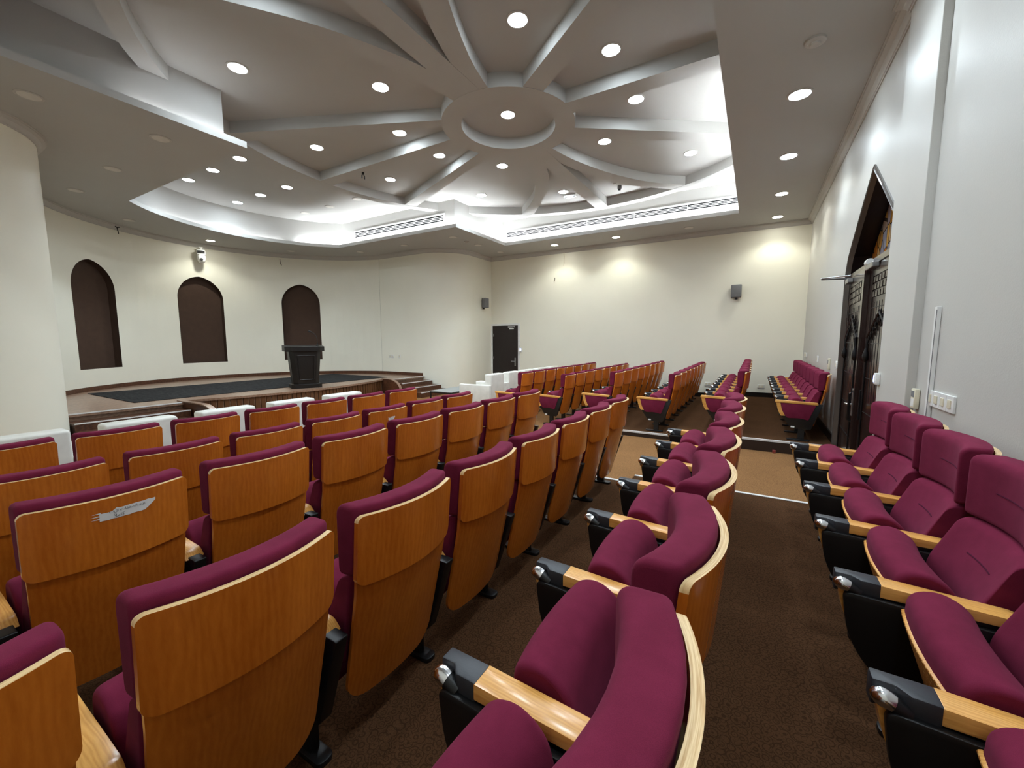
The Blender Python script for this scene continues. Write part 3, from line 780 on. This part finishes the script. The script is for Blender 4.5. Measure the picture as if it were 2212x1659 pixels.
def arm_parts(t, y, end_panel):
    sy = lambda poly, y0, y1: MB().prism(poly, lambda x, z: (x, y0, z), lambda x, z: (x, y1, z))
    sp = sy(PAN, y - .024, y + .024).build('side_panel', M['black'], t, 30, .003)
    e, q = band(PAN, .042); b = MB(); yy = (y - .03, y + .03)
    rows = [[(o[0] - .008, yy[0], o[1]), (o[0] - .008, yy[1], o[1]), (i[0], yy[1], i[1]), (i[0], yy[0], i[1])] for o, i in zip(e, q)]
    b.grid(rows, close=True); b.add(rows[0], [(0, 1, 2, 3)]); b.add(rows[-1], [(3, 2, 1, 0)]); b.build('panel_trim', M['arm'], sp, 30)
    b = MB(); b.box(-.31, -.235, y - .02, y + .02, .02, .19); b.build('leg', M['black'], t, 0, .003)
    ft = roundpoly([(-.44, y - .033), (-.165, y - .033), (-.165, y + .033), (-.44, y + .033)], .028, 5)
    b = MB(); b.prism(ft, lambda x, yv: (x, yv, 0), lambda x, yv: (x, yv, .022 - (.008 if -.40 < x < -.21 else 0))); b.build('foot', M['black'], t, 30, .004)
    if end_panel:
        sy(INS, y - .032, y - .02).build('panel_insert', M['maroon'], sp, 30, .004)
        b = MB(); b.box(-.40, -.355, y - .027, y - .024, .185, .205); b.build('number_plate', M['tag'], sp, 0)
        b = MB(); pr = roundpoly([(-.605, .535), (-.605, .57), (-.10, .553), (-.10, .523)], [.006, .02, .012, .004], 4)
        b.prism(pr, lambda x, z: (x, y - .036, z), lambda x, z: (x, y + .036, z)); b.build('armrest', M['arm'], t, 30, .003)
        return
    pr = roundpoly([(-.475, .528), (-.475, .571), (-.135, .556), (-.10, .525)], [.002, .004, .016, .004], 4)
    b = MB(); b.prism(pr, lambda x, z: (x, y - .036, z), lambda x, z: (x, y + .036, z)); ar = b.build('armrest', M['arm'], t, 30, .005)
    # moulded tip, notched on one side for the hinge
    top = [(-.60, -.036 + .026), (-.555, -.036 + .026), (-.53, -.036), (-.472, -.036), (-.472, .036), (-.60, .036)]
    b = MB(); b.prism([(x, y + v) for x, v in top], lambda x, yv: (x, yv, .515 - .012 * (x < -.56)), lambda x, yv: (x, yv, .573 + .002 * (x < -.5)))
    b.build('armrest_tip', M['cap'], t, 30, .006)
    tb = sy(TAB, y - .053, y - .03).build('writing_tablet', M['black'], t, 30, .004)
    b = MB(); b.tube([(-.53, y - .028, .522), (-.552, y - .028, .532), (-.565, y - .028, .539)], [.019, .021, .021], 14); b.build('hinge_barrel', M['black'], tb, 40)
    b = MB(); b.tube([(-.563, y - .028, .539), (-.580, y - .028, .546), (-.592, y - .028, .550), (-.602, y - .028, .553), (-.606, y - .028, .555)], [.0235, .0235, .021, .012, .002], 14); b.build('hinge_cap', M['chrome'], tb, 50)
def chair(end_arm):
    t = thing('auditorium_chair', '-', 'chair')
    hwu = lambda z: .236
    rows = [(z, .004 - .022 * (.945 - z) / .245, HB, hw) for z, hw in corner_rows(.695, .945, hwu, .03, .022)]
    shell(rows, .019).build('upper_back_shell', [M['shell'], M['ply']], t, 40)
    hwl = lambda z: .228 - .012 * (.72 - z) / .52
    rows = []
    for z, hw in corner_rows(.195, .735, hwl, .085, .01):
        x = -.030 if z > .69 else -.030 - .108 * (.69 - z) / .49
        rows.append((z, x, HB - .02 * (.73 - z) / .5, hw))
    shell(rows, .013).build('lower_back_shell', [M['shell'], M['ply']], t, 40)
    pr = roundpoly([(-.044, .722), (-.122, .712), (-.122, .97), (-.018, .972)], [.02, .025, .042, .02], 6)
    hp = cushion(pr, .234, .02, HB).build('headrest_cushion', M['maroon'], t, 50)
    b = MB(); b.tube([(-.1215 + bulge(y, .235, HB), y, .845) for y in [-.1 + .2 * i / 6 for i in range(7)]], .0028, 6); b.build('seam', M['seam'], hp, 50)
    pr = roundpoly([(-.066, .715), (-.13, .705), (-.225, .50), (-.235, .36), (-.145, .35)], [.02, .04, .05, .04, .02], 6)
    bp = cushion(pr, .222, .02, HB * .85).build('back_cushion', M['maroon'], t, 50)
    b = MB(); b.tube([(-.1795 + bulge(y, .235, HB * .85), y, .598) for y in [-.09 + .18 * i / 6 for i in range(7)]], .0028, 6); b.build('seam', M['seam'], bp, 50)
    pr = roundpoly([(-.415, .50), (-.313, .235), (-.165, .25), (-.255, .57), (-.335, .613), (-.412, .588)], [.02, .05, .05, .05, .05, .05], 6)
    cushion(pr, .228, .022, -SB).build('seat_cushion', M['maroon'], t, 50)
    ub = roundpoly([(-.410, .522), (-.424, .516), (-.328, .225), (-.314, .228)], .006, 3)
    b = MB(); ysr = [-.222 + .444 * i / 16 for i in range(17)]; rows = [[(x - bulge(y, .235, SB), y, z) for x, z in ub] for y in ysr]
    b.grid(rows, 1, close=True); b.add(rows[0], [tuple(range(len(ub)))], 1); b.add(rows[-1], [tuple(range(len(ub)))[::-1]], 1)
    for k_, f in enumerate(b.f):
        if len(f) == 4 and all(b.v[i][0] + bulge(b.v[i][1], .235, SB) < -.31 and abs((b.v[i][0] + bulge(b.v[i][1], .235, SB)) - (-.424 + (.516 - b.v[i][2]) * .33)) < .004 for i in f): b.mi[k_] = 0
    su = b.build('seat_underside', [M['under'], M['arm']], t, 30, .003)
    arm_parts(t, .28, False)
    if end_arm: arm_parts(t, -.28, True)
    return t
ch = chair(False); che = chair(True)
ROWX = [(.90, 0), (-.09, 0), (-1.08, -.085), (-2.06, -.085), (-3.0, ZG), (-3.93, ZG)]
rown = ['row against the door wall', 'second row from door wall', 'third row from door wall', 'fourth row from door wall', 'second row behind white armchairs', 'row right behind white armchairs']
def in_view(T, yc_, z0):
    for dx in (-.6, -.4, -.2, 0, .05):
        for dy in (-.25, 0, .3):
            for dz in (.05, .3, .56, .75, .96):
                p = PROJ((T + dx, yc_ + dy, z0 + dz))
                if p and 0 <= p[0] <= 2212 and 0 <= p[1] <= 1659: return True
    return False
gone = {'a': True, 'b': True}
CH = {}
for ri, (T, z0) in enumerate(ROWX):
    for k in range(8):
        yc_ = (3.82 if ri == 0 else 3.88) - .56 * k
        if not in_view(T, yc_, z0): continue
        lab = 'maroon chair, near block, %s, %s seat from cross aisle' % (rown[ri], nth[k])
        if gone['a']: gone['a'] = False; ch.location = (T, yc_, z0); ch['label'] = lab; ch['group'] = 'auditorium chairs in the near block'; o = ch
        else: o = dup(ch, (T, yc_, z0), lab, 'auditorium chairs in the near block')
        CH[('n', ri, k)] = o
    for k in range(8):
        yc_ = 7.31 + .56 * k
        lab = 'maroon chair, far block, %s, %s seat from cross aisle' % (rown[ri], nth[k])
        if k == 0:
            if gone['b']: gone['b'] = False; che.location = (T, yc_, z0); che['label'] = lab; che['group'] = 'auditorium chairs in the far block'; o = che
            else: o = dup(che, (T, yc_, z0), lab, 'auditorium chairs in the far block')
        else: o = dup(ch, (T, yc_, z0), lab, 'auditorium chairs in the far block')
        CH[('f', ri, k)] = o

# torn paper stickers on two chair backs
def sticker(o, y0, z0, w, h, text, label, seed, rz=0, name='torn_sticker'):
    rnd = random.Random(seed)
    T = o.location
    def on(y, z, off=.0015):
        return (.004 - .022 * (.945 - z) / .245 + bulge(y, .235, HB) + off, y, z)
    n = 14; top = []; bot = []
    for i in range(n + 1):
        y = y0 - w / 2 + w * i / n
        top.append((y, z0 + h / 2 - h * .10 * rnd.random() - (h * .25 if i < 4 else 0)))
        bot.append((y, z0 - h / 2 + h * .05 * rnd.random() + (h * .22 * max(0, i - n + 3))))
    b = MB(); b.grid([[on(*p) for p in bot], [on((p[0] + q[0]) / 2, (p[1] + q[1]) / 2) for p, q in zip(bot, top)], [on(*p) for p in top]])
    for j in range(3):
        zt_ = z0 - h * .3 + h * .25 * j; e = w * (.10 + .05 * rnd.random())
        b.add([on(y0 - w / 2 + .004, zt_), on(y0 - w / 2 - e, zt_ + h * .06), on(y0 - w / 2 + .004, zt_ + h * .13)], [(0, 1, 2)])
    s = b.build(name, M['tag'], None, 0, normals=False); s.location = o.location
    tag(s, label, 'sticker')
    for (tx, ty, tz, sz) in text:
        cu = bpy.data.curves.new('t', 'FONT'); cu.body = tx; cu.size = sz; cu.align_x = 'CENTER'; cu.align_y = 'CENTER'
        to = bpy.data.objects.new('t', cu); C.objects.link(to); bpy.context.view_layer.update()
        me = bpy.data.meshes.new_from_object(to.evaluated_get(bpy.context.evaluated_depsgraph_get()))
        bpy.data.objects.remove(to)
        for v in me.vertices:
            y, z = ty + v.co.x, tz + v.co.y; v.co = Vector(on(y, z, .003))
        me.materials.clear(); me.materials.append(M['ink'])
        q = bpy.data.objects.new('lettering', me); C.objects.link(q); q.parent = s
so = CH.get(('n', 3, 6))
if so:
    fin = '\u064b\ufefc\ufee3\ufe8e\ufedb'      # shaped letters in visual order
    l1 = '\ufe96\ufe8e\ufed8\ufed4\ufebc\ufedf\u0627 :\ufea0\ufef3\ufead'
    sticker(so, .030, .884, .165, .042, [(fin, .000, .8735, .0165), ('\u062a\u0644\u0627 ' + l1, .026, .8925, .0135)], 'torn white sticker with two black Arabic lines on a wooden chair back', 3)
so = CH.get(('n', 4, 2))
if so: sticker(so, -.02, .865, .075, .034, [], 'small torn blank white sticker on a wooden chair back, third row of backs', 8)

# ------------------------------------------------------------------ arched door on the right wall
YL, YR = DC - DW, DC + DW
b = MB(); n = len(arch)
loop_in = [(y, z) for y, z in arch]
b.grid([[(WX, y, z) for y, z in loop_in], [(WX + .27, y, z) for y, z in loop_in]])
struct(b.build('door_1_reveal', M['doordark'], smooth=20))
fr = MB()
def offs(poly, d):
    o = []
    for i, p in enumerate(poly):
        a = Vector(poly[max(i - 1, 0)]); c = Vector(poly[min(i + 1, len(poly) - 1)]); t_ = (c - a).normalized(); nn = Vector((-t_.y, t_.x))
        k = 1.0
        if i == len(poly) // 2: nn = Vector((0, -1)); k = 1.5
        o.append((p[0] + nn.x * d * k, p[1] + nn.y * d * k))
    return o
ain = offs(arch, .055)
rows = []
for p, q in zip(arch, ain):
    m_ = ((p[0] + q[0]) / 2, (p[1] + q[1]) / 2)
    rows.append([(WX + .01, *p), (WX - .012, *p), (WX - .022, p[0] * .75 + q[0] * .25, p[1] * .75 + q[1] * .25), (WX - .012, *m_), (WX - .018, p[0] * .3 + q[0] * .7, p[1] * .3 + q[1] * .7), (WX + .03, *q)])
fr.grid(rows)
struct(fr.build('door_1_frame', M['frame'], smooth=30))
b = MB(); z0 = .80 + H
tpoly = [(y, z) for y, z in offs(arch, .03) if z > z0 - .1]
b.poly([[(tpoly[0][0], z0 - .08)] + tpoly + [(tpoly[-1][0], z0 - .08)]], lambda y, z: (WX + .215, y, z))
struct(b.build('window_1', M['stained'], smooth=0))
b = MB(); b.box(WX + .02, WX + .27, YL + .02, YR - .02, z0 - .02, z0 + .04)
struct(b.build('door_1_head', M['doorwood'], smooth=0))
def leaf(yh, sgn, ang, lab):
    """door leaf hinged at yh, running towards -sgn"""
    w = DW - .045; hgt = z0 - ZG - .01
    t = thing('door_leaf', lab, 'door', (WX + .045, yh, ZG), 0)
    t.rotation_euler = (0, 0, ang); s = -sgn
    Y = lambda u: s * u
    def bx(b, x0, x1, u0, u1, za, zb): b.box(x0, x1, min(Y(u0), Y(u1)), max(Y(u0), Y(u1)), za, zb)
    b = MB(); bx(b, 0, .05, 0, w, .01, hgt); b.build('leaf_panel', M['doorwood'], t, 0, .003)
    b = MB()
    bx(b, -.012, .002, 0, .10, .01, hgt); bx(b, -.012, .002, w - .11, w, .01, hgt); bx(b, -.012, .002, .1, w - .11, hgt - .13, hgt); bx(b, -.012, .002, .1, w - .11, .01, .14)
    b.build('stile_frame', M['doorwood'], t, 0, .003)
    b = MB()                                              # small carved tiles across the top
    for r in range(3):
        zt_ = hgt - .14 - r * .075
        for c_ in range(8):
            u = .115 + c_ * (w - .24) / 8 + (0.05 if r % 2 else 0)
            if u + .075 < w - .11: bx(b, -.014, .002, u, u + .078, zt_ - .058, zt_)
    b.build('tile_carving', M['doorwood'], t, 0, .004)
    b = MB()
    for zt_ in (.45, .82, 1.19, 1.56, 1.93):
        if zt_ < hgt - .4: bx(b, -.004, .002, .1, w - .11, zt_, zt_ + .006)
    for i in range(1, 9):
        u = .11 + (w - .22) * i / 9; bx(b, -.003, .002, u, u + .004, .95, hgt - .4)
    b.build('groove_lines', M['black'], t, 0)
    b = MB()                                              # iron gable ornament: two raking bars, two posts with drops
    za, zb = 1.67, 1.40; um = w / 2; u0, u1 = .14, w - .14
    for ua in (u0, u1):
        b.tube([(-.02, Y(um), za + .2), (-.02, Y(ua), zb + .22), (-.02, Y(ua), 1.47)], [.014, .014, .014], 6)
        b.lathe([(.008, .0), (.026, .03), (.03, .07), (.02, .11), (.01, .15)], (-.022, Y(ua), 1.36), 10)
        b.tube([(-.018, Y(ua), 1.38), (-.018, Y(ua), .15)], .009, 6)
        for i in range(5):
            f = (i + .5) / 5.5; u = um + (ua - um) * f; zc_ = za + .2 + (zb + .22 - za - .2) * f
            b.lathe([(.004, 0), (.013, .02), (.008, .05)], (-.02, Y(u), zc_ - .075), 8)
            b.lathe([(.004, 0), (.011, .015), (.004, .04)], (-.02, Y(u), zc_ + .01), 8)
    b.build('iron_ornament', M['iron'], t, 40)
    for zt_ in (.3, 1.05, 1.95):
        b = MB(); b.tube([(-.014, Y(.004), zt_ - .06), (-.014, Y(.004), zt_ + .06)], .01, 8); b.build('hinge', M['steel'], t, 40)
    return t, w, hgt, Y
t, w, hgt, Y = leaf(YR - .03, 1, math.radians(-2.4), 'dark carved door leaf with steel lever, left of the double door')
b = MB(); b.box(-.022, -.01, Y(w - .055) - .022, Y(w - .055) + .022, .74, 1.05); pl = b.build('handle_plate', M['steel'], t, 0, .004)
b = MB(); b.tube([(-.02, Y(w - .055), .87), (-.06, Y(w - .055), .87), (-.065, Y(w - .085), .87), (-.065, Y(w - .19), .865)], .011, 10); b.build('lever', M['steel'], pl, 50)
b = MB(); b.tube([(-.02, Y(w - .02), 1.02), (-.05, Y(w - .02), 1.0), (-.05, Y(w - .02), .70), (-.02, Y(w - .02), .68)], .012, 10); b.build('pull_handle', M['iron'], t, 50)
b = MB(); b.box(-.07, -.01, min(Y(.10), Y(.34)), max(Y(.10), Y(.34)), hgt - .075, hgt - .015); cl = b.build('door_closer', M['steel'], t, 0, .008)
b = MB(); b.tube([(-.05, Y(.16), hgt - .006), (-.33, Y(.20), hgt + .0)], .011, 8); b.tube([(-.33, Y(.20), hgt + .012), (-.04, Y(.34), hgt + .012)], .009, 8); b.build('closer_arm', M['steel'], cl, 40)
t, w, hgt, Y = leaf(YL + .03, -1, 0, 'dark carved door leaf half hidden behind the pilaster, right of the double door')
b = MB(); b.box(-.075, -.01, min(Y(w - .36), Y(w - .06)), max(Y(w - .36), Y(w - .06)), hgt - .06, hgt + .0); b.build('door_closer', M['steel'], t, 0, .01)
b = MB(); b.lathe([(.036, -.05), (.04, -.02), (.04, .03), (.03, .05)], (-.05, Y(w - .1), hgt + .02), 16, axis='y'); b.build('closer_cover', M['white'], t, 40)
b = MB(); b.box(-.03, -.012, Y(w - .05) - .02, Y(w - .05) + .02, .72, 1.05); b.build('handle_plate', M['iron'], t, 0, .004)

# ------------------------------------------------------------------ small dark door on the far wall
dx0, dx1, dzt = -7.84, -6.83, .50 + H
b = MB()
b.box(dx0 - .06, dx0, YB - .03, YB + .02, ZG, dzt + .06); b.box(dx1, dx1 + .06, YB - .03, YB + .02, ZG, dzt + .06); b.box(dx0, dx1, YB - .03, YB + .02, dzt, dzt + .06)
struct(b.build('door_2_frame', M['white'], smooth=0))
t = thing('door_leaf', 'plain small dark brown door in the far left corner', 'door', ((dx0 + dx1) / 2, YB - .005, ZG)); w = (dx1 - dx0) / 2
b = MB(); b.box(-w, w, -.02, .0, 0, dzt - ZG); b.build('leaf_panel', M['doordark'], t, 0, .003)
b = MB(); b.box(w - .13, w - .085, -.032, -.018, .74, 1.02); pl = b.build('handle_plate', M['steel'], t, 0, .004)
b = MB(); b.tube([(w - .107, -.03, .9), (w - .107, -.07, .9), (w - .24, -.072, .9)], .011, 8); b.build('lever', M['steel'], pl, 50)
for zt_ in (.35, 1.0, 1.78):
    b = MB(); b.box(-w + .03, -w + .05, -.026, -.018, zt_ - .05, zt_ + .05); b.build('hinge', M['steel'], t, 0)
b = MB(); b.box(w - .38, w - .19, -.045, -.018, dzt - ZG - .075, dzt - ZG - .02); b.lathe([(.028, -.05), (.028, -.018)], (w - .14, 0, dzt - ZG - .045), 16, axis='y'); b.build('door_closer', M['steel'], t, 30, .004)
b = MB(); b.box(w - .34, w - .16, -.024, -.018, dzt - ZG - .125, dzt - ZG - .09); b.build('label_plate', M['white'], t, 0)

# ------------------------------------------------------------------ wall fittings
def plate(name, lab, cat, loc, size, mat='white', parts=(), grp=None):
    """size = (dx, dy, dz) half extents; parts = (name, x0,x1,y0,y1,z0,z1, material)"""
    t = thing(name, lab, cat, loc, 0, grp); sx, sy, sz = size
    b = MB(); b.box(-sx, sx, -sy, sy, -sz, sz); b.build('cover', M[mat], t, 30, min(size) * .5)
    for (pn, x0, x1, y0, y1, z0, z1, pm) in parts:
        b = MB(); b.box(x0, x1, y0, y1, z0, z1); b.build(pn, M[pm], t, 0, .0015)
    return t
# right wall, near part (behind the nearest chairs)
XN = 1.012
t = thing('cable_trunking', 'tall thin white cable trunking running down to the switch plates', 'cable trunking', (XN - .012, 3.68, -.0))
b = MB(); b.box(-.012, .012, -.02, .02, .45, 1.64); b.build('channel', M['white'], t, 0, .003)
b = MB(); b.box(-.013, .011, -.0195, -.0145, .45, 1.62); b.build('lid_groove', M['grey'], t, 0)
t = thing('switch_plate', 'row of four white wall switches at the foot of the cable trunking', 'light switch', (XN - .006, 3.5, -.377 + H))
for i in range(4):
    y = .16 - .105 * i
    b = MB(); b.box(-.008, .006, y - .05, y + .05, -.05, .05); pz = b.build('plate', M['white'], t, 0, .003)
    b = MB(); b.box(-.014, -.007, y - .022, y + .022, -.025, .025); b.build('rocker', M['ivory'], pz, 0, .002)
plate('thermostat', 'cream thermostat with a dark display left of the trunking', 'thermostat', (XN - .016, 3.93, -.415 + H), (.014, .042, .07), 'ivory', [('display', -.0155, -.0135, -.03, .03, .01, .055, 'grey'), ('dial_cover', -.0155, -.0135, -.03, .03, -.055, .0, 'white')])
plate('exit_button', 'white exit button box with blue light on the pilaster edge', 'push button', (.945, 4.76, -.345 + H), (.016, .045, .05), 'white', [('blue_light', -.0175, -.0155, .014, .04, -.03, .03, 'blue')])
plate('thermostat', 'cream thermostat on the wall left of the carved door', 'thermostat', (WX - .013, 7.85, -.365 + H), (.013, .05, .085), 'ivory', [('display', -.0145, -.0125, -.02, .035, -.0, .06, 'grey')])
plate('wall_switch', 'small white switch right beside the carved door frame', 'light switch', (WX - .008, 7.22, -.35 + H), (.008, .04, .055), 'white', [('rocker', -.011, -.007, -.016, .016, -.025, .025, 'ivory')])
plate('wall_switch', 'single white switch between the thermostat and the corner', 'light switch', (WX - .008, 9.25, -.345 + H), (.008, .05, .06), 'white', [('rocker', -.011, -.007, -.02, .02, -.028, .028, 'ivory')])
plate('wall_socket', 'wide white socket plate high above the far back chairs', 'socket', (WX - .01, 11.3, -.335 + H), (.01, .22, .05), 'white', [('outlet', -.013, -.009, -.15, -.05, -.03, .03, 'ivory'), ('outlet', -.013, -.009, .05, .15, -.03, .03, 'ivory')])
for x, lab in ((-1.03, 'white floor-level socket on the far wall between the third and second rows'), (.184, 'white floor-level socket on the far wall between the last two rows')):
    plate('wall_socket', lab, 'socket', (x, YB - .009, -1.163 + H), (.075, .008, .05), 'white', [('outlet', -.055, -.01, -.011, -.007, -.03, .03, 'ivory'), ('outlet', .01, .055, -.011, -.007, -.03, .03, 'ivory')])
plate('floor_box', 'small black cable box on the skirting by the second row', 'box', (-1.0, YB - .03, .09), (.07, .02, .05), 'black', [('lid', -.06, .06, -.024, -.019, -.04, .04, 'ink')])
plate('wall_socket', 'white double socket on the wall behind the stage steps', 'socket', (-10.43, 9.762, -.52 + H), (.11, .008, .055), 'white', [('outlet', -.08, -.02, -.011, -.007, -.03, .03, 'ivory'), ('outlet', .02, .08, -.011, -.007, -.03, .03, 'ivory')])
plate('wall_socket', 'white single socket on the wall nearer the stage steps', 'socket', (-10.05, 9.764, -.515 + H), (.05, .008, .055), 'white', [('outlet', -.03, .03, -.011, -.007, -.03, .03, 'ivory')])
plate('card_reader', 'small white card reader with blue light beside the small door', 'card reader', (-6.73, YB - .02, -.32 + H), (.045, .02, .075), 'white', [('blue_light', -.03, .02, -.022, -.0195, -.03, .05, 'blue')])
t = thing('wall_speaker', 'grey box loudspeaker on the right half of the far wall', 'speaker', (-.475, YB, 1.22 + H))
b = MB(); b.box(-.115, .115, -.16, -.03, -.155, .155); b.build('cabinet', M['grey'], t, 30, .012)
b = MB(); b.box(-.10, .10, -.166, -.158, -.14, .14); g = b.build('grille', M['grey'], t, 30, .006)
b = MB(); b.lathe([(.008, -.17), (.008, -.16)], (0, 0, -.10), 10, axis='y'); b.build('badge', M['steel'], g)
b = MB(); b.box(-.03, .03, -.04, 0, -.20, .02); b.build('bracket', M['black'], t, 0)
t = thing('wall_speaker', 'grey box loudspeaker on the rounded block above the small door', 'speaker', (-7.9, 11.5, 1.24 + H), math.radians(90))
b = MB(); b.box(-.115, .115, -.16, -.03, -.155, .155); b.build('cabinet', M['grey'], t, 30, .012)
b = MB(); b.box(-.10, .10, -.166, -.158, -.14, .14); g = b.build('grille', M['grey'], t, 30, .006)
b = MB(); b.lathe([(.008, -.17), (.008, -.16)], (0, 0, -.10), 10, axis='y'); b.build('badge', M['steel'], g)
b = MB(); b.box(-.03, .03, -.04, 0, -.20, .02); b.build('bracket', M['black'], t, 0)
# camera on the stage wall
t = thing('ceiling_camera', 'white pan camera hanging from a bracket above the middle niche', 'camera', (-13.9, 5.93, 2.6 + H), math.radians(-24))
b = MB(); b.box(0, .012, -.06, .06, -.10, .05); b.box(0, .26, -.05, .05, .03, .045); b.build('bracket', M['white'], t, 0, .003)
b = MB(); b.lathe([(.035, -.03), (.035, .035)], (.2, 0, 0), 16); b.build('stem', M['white'], t, 40)
b = MB(); b.box(.10, .29, -.10, .10, -.17, -.03); hd = b.build('housing', M['white'], t, 30, .02)
b = MB(); b.box(.286, .296, -.085, .085, -.135, -.055); b.build('dark_window', M['ink'], hd, 0, .003)
b = MB(); b.lathe([(.002, -.40), (.055, -.385), (.092, -.33), (.10, -.26), (.10, -.19), (.085, -.165)], (.2, 0, 0), 24); ball = b.build('camera_head', M['white'], t, 50)
b = MB(); b.lathe([(.038, 0), (.036, .02), (.002, .022)], (.285, 0, -.30), 16, axis='x'); b.build('lens', M['ink'], ball, 40)
def wires(lab, loc, ps, r=.006, mat='black', name='loose_wire'):
    b = MB(); 
    for p in ps: b.tube(p, r, 6)
    o = b.build(name, M[mat], None, 40); o.location = loc; tag(o, lab, 'wire'); return o
wires('short black forked wire poking out of the cornice above the left niche', (-13.35, 3.93, 2.70 + H), [[(-.03, 0, .06), (.05, .02, 0), (.06, .03, -.09), (.07, .03, -.14)], [(.05, .02, 0), (.06, .07, .02)]], .011)
wires('small curled brown wire on the stage wall above the right niche', (-13.30, 7.87, 2.50 + H), [[(0, 0, .11), (.03, -.01, 0), (.05, .0, -.06), (.03, .03, -.08)]], .009, 'riser')
wires('thin pale cord hanging from the soffit down the far wall', (-5.2, YB - .02, 2.35 + H), [[(0, 0, .42), (.01, 0, .2), (0, -.005, 0), (-.03, -.005, -.06)]], .004, 'ivory')
wires('small dark wire end poking from the far wall near the corner', (-5.52, YB - .01, 1.93 + H), [[(0, .01, .02), (.02, -.02, 0), (0, -.02, -.09)]], .008, 'riser')
b = MB(); b.box(-.02, .02, -.02, .02, 0, .045); o = b.build('aisle_marker', M['red'], None, 0, .004); o.location = (.31, 6.79, ZG); tag(o, 'tiny red block on the aisle carpet against the far step', 'block')

# ------------------------------------------------------------------ world and view
w = bpy.data.worlds.new('World'); bpy.context.scene.world = w; w.use_nodes = True
w.node_tree.nodes['Background'].inputs[0].default_value = (.5, .5, .5, 1); w.node_tree.nodes['Background'].inputs[1].default_value = 0
sc = bpy.context.scene
sc.view_settings.view_transform = 'Standard'; sc.view_settings.look = 'None'; sc.view_settings.gamma = 1; sc.view_settings.use_curve_mapping = False
sc.view_settings.exposure = 1.17
sc.cycles.use_denoising = True
sc.cycles.max_bounces = 10; sc.cycles.diffuse_bounces = 8; sc.cycles.glossy_bounces = 3
sc.cycles.sample_clamp_indirect = 8
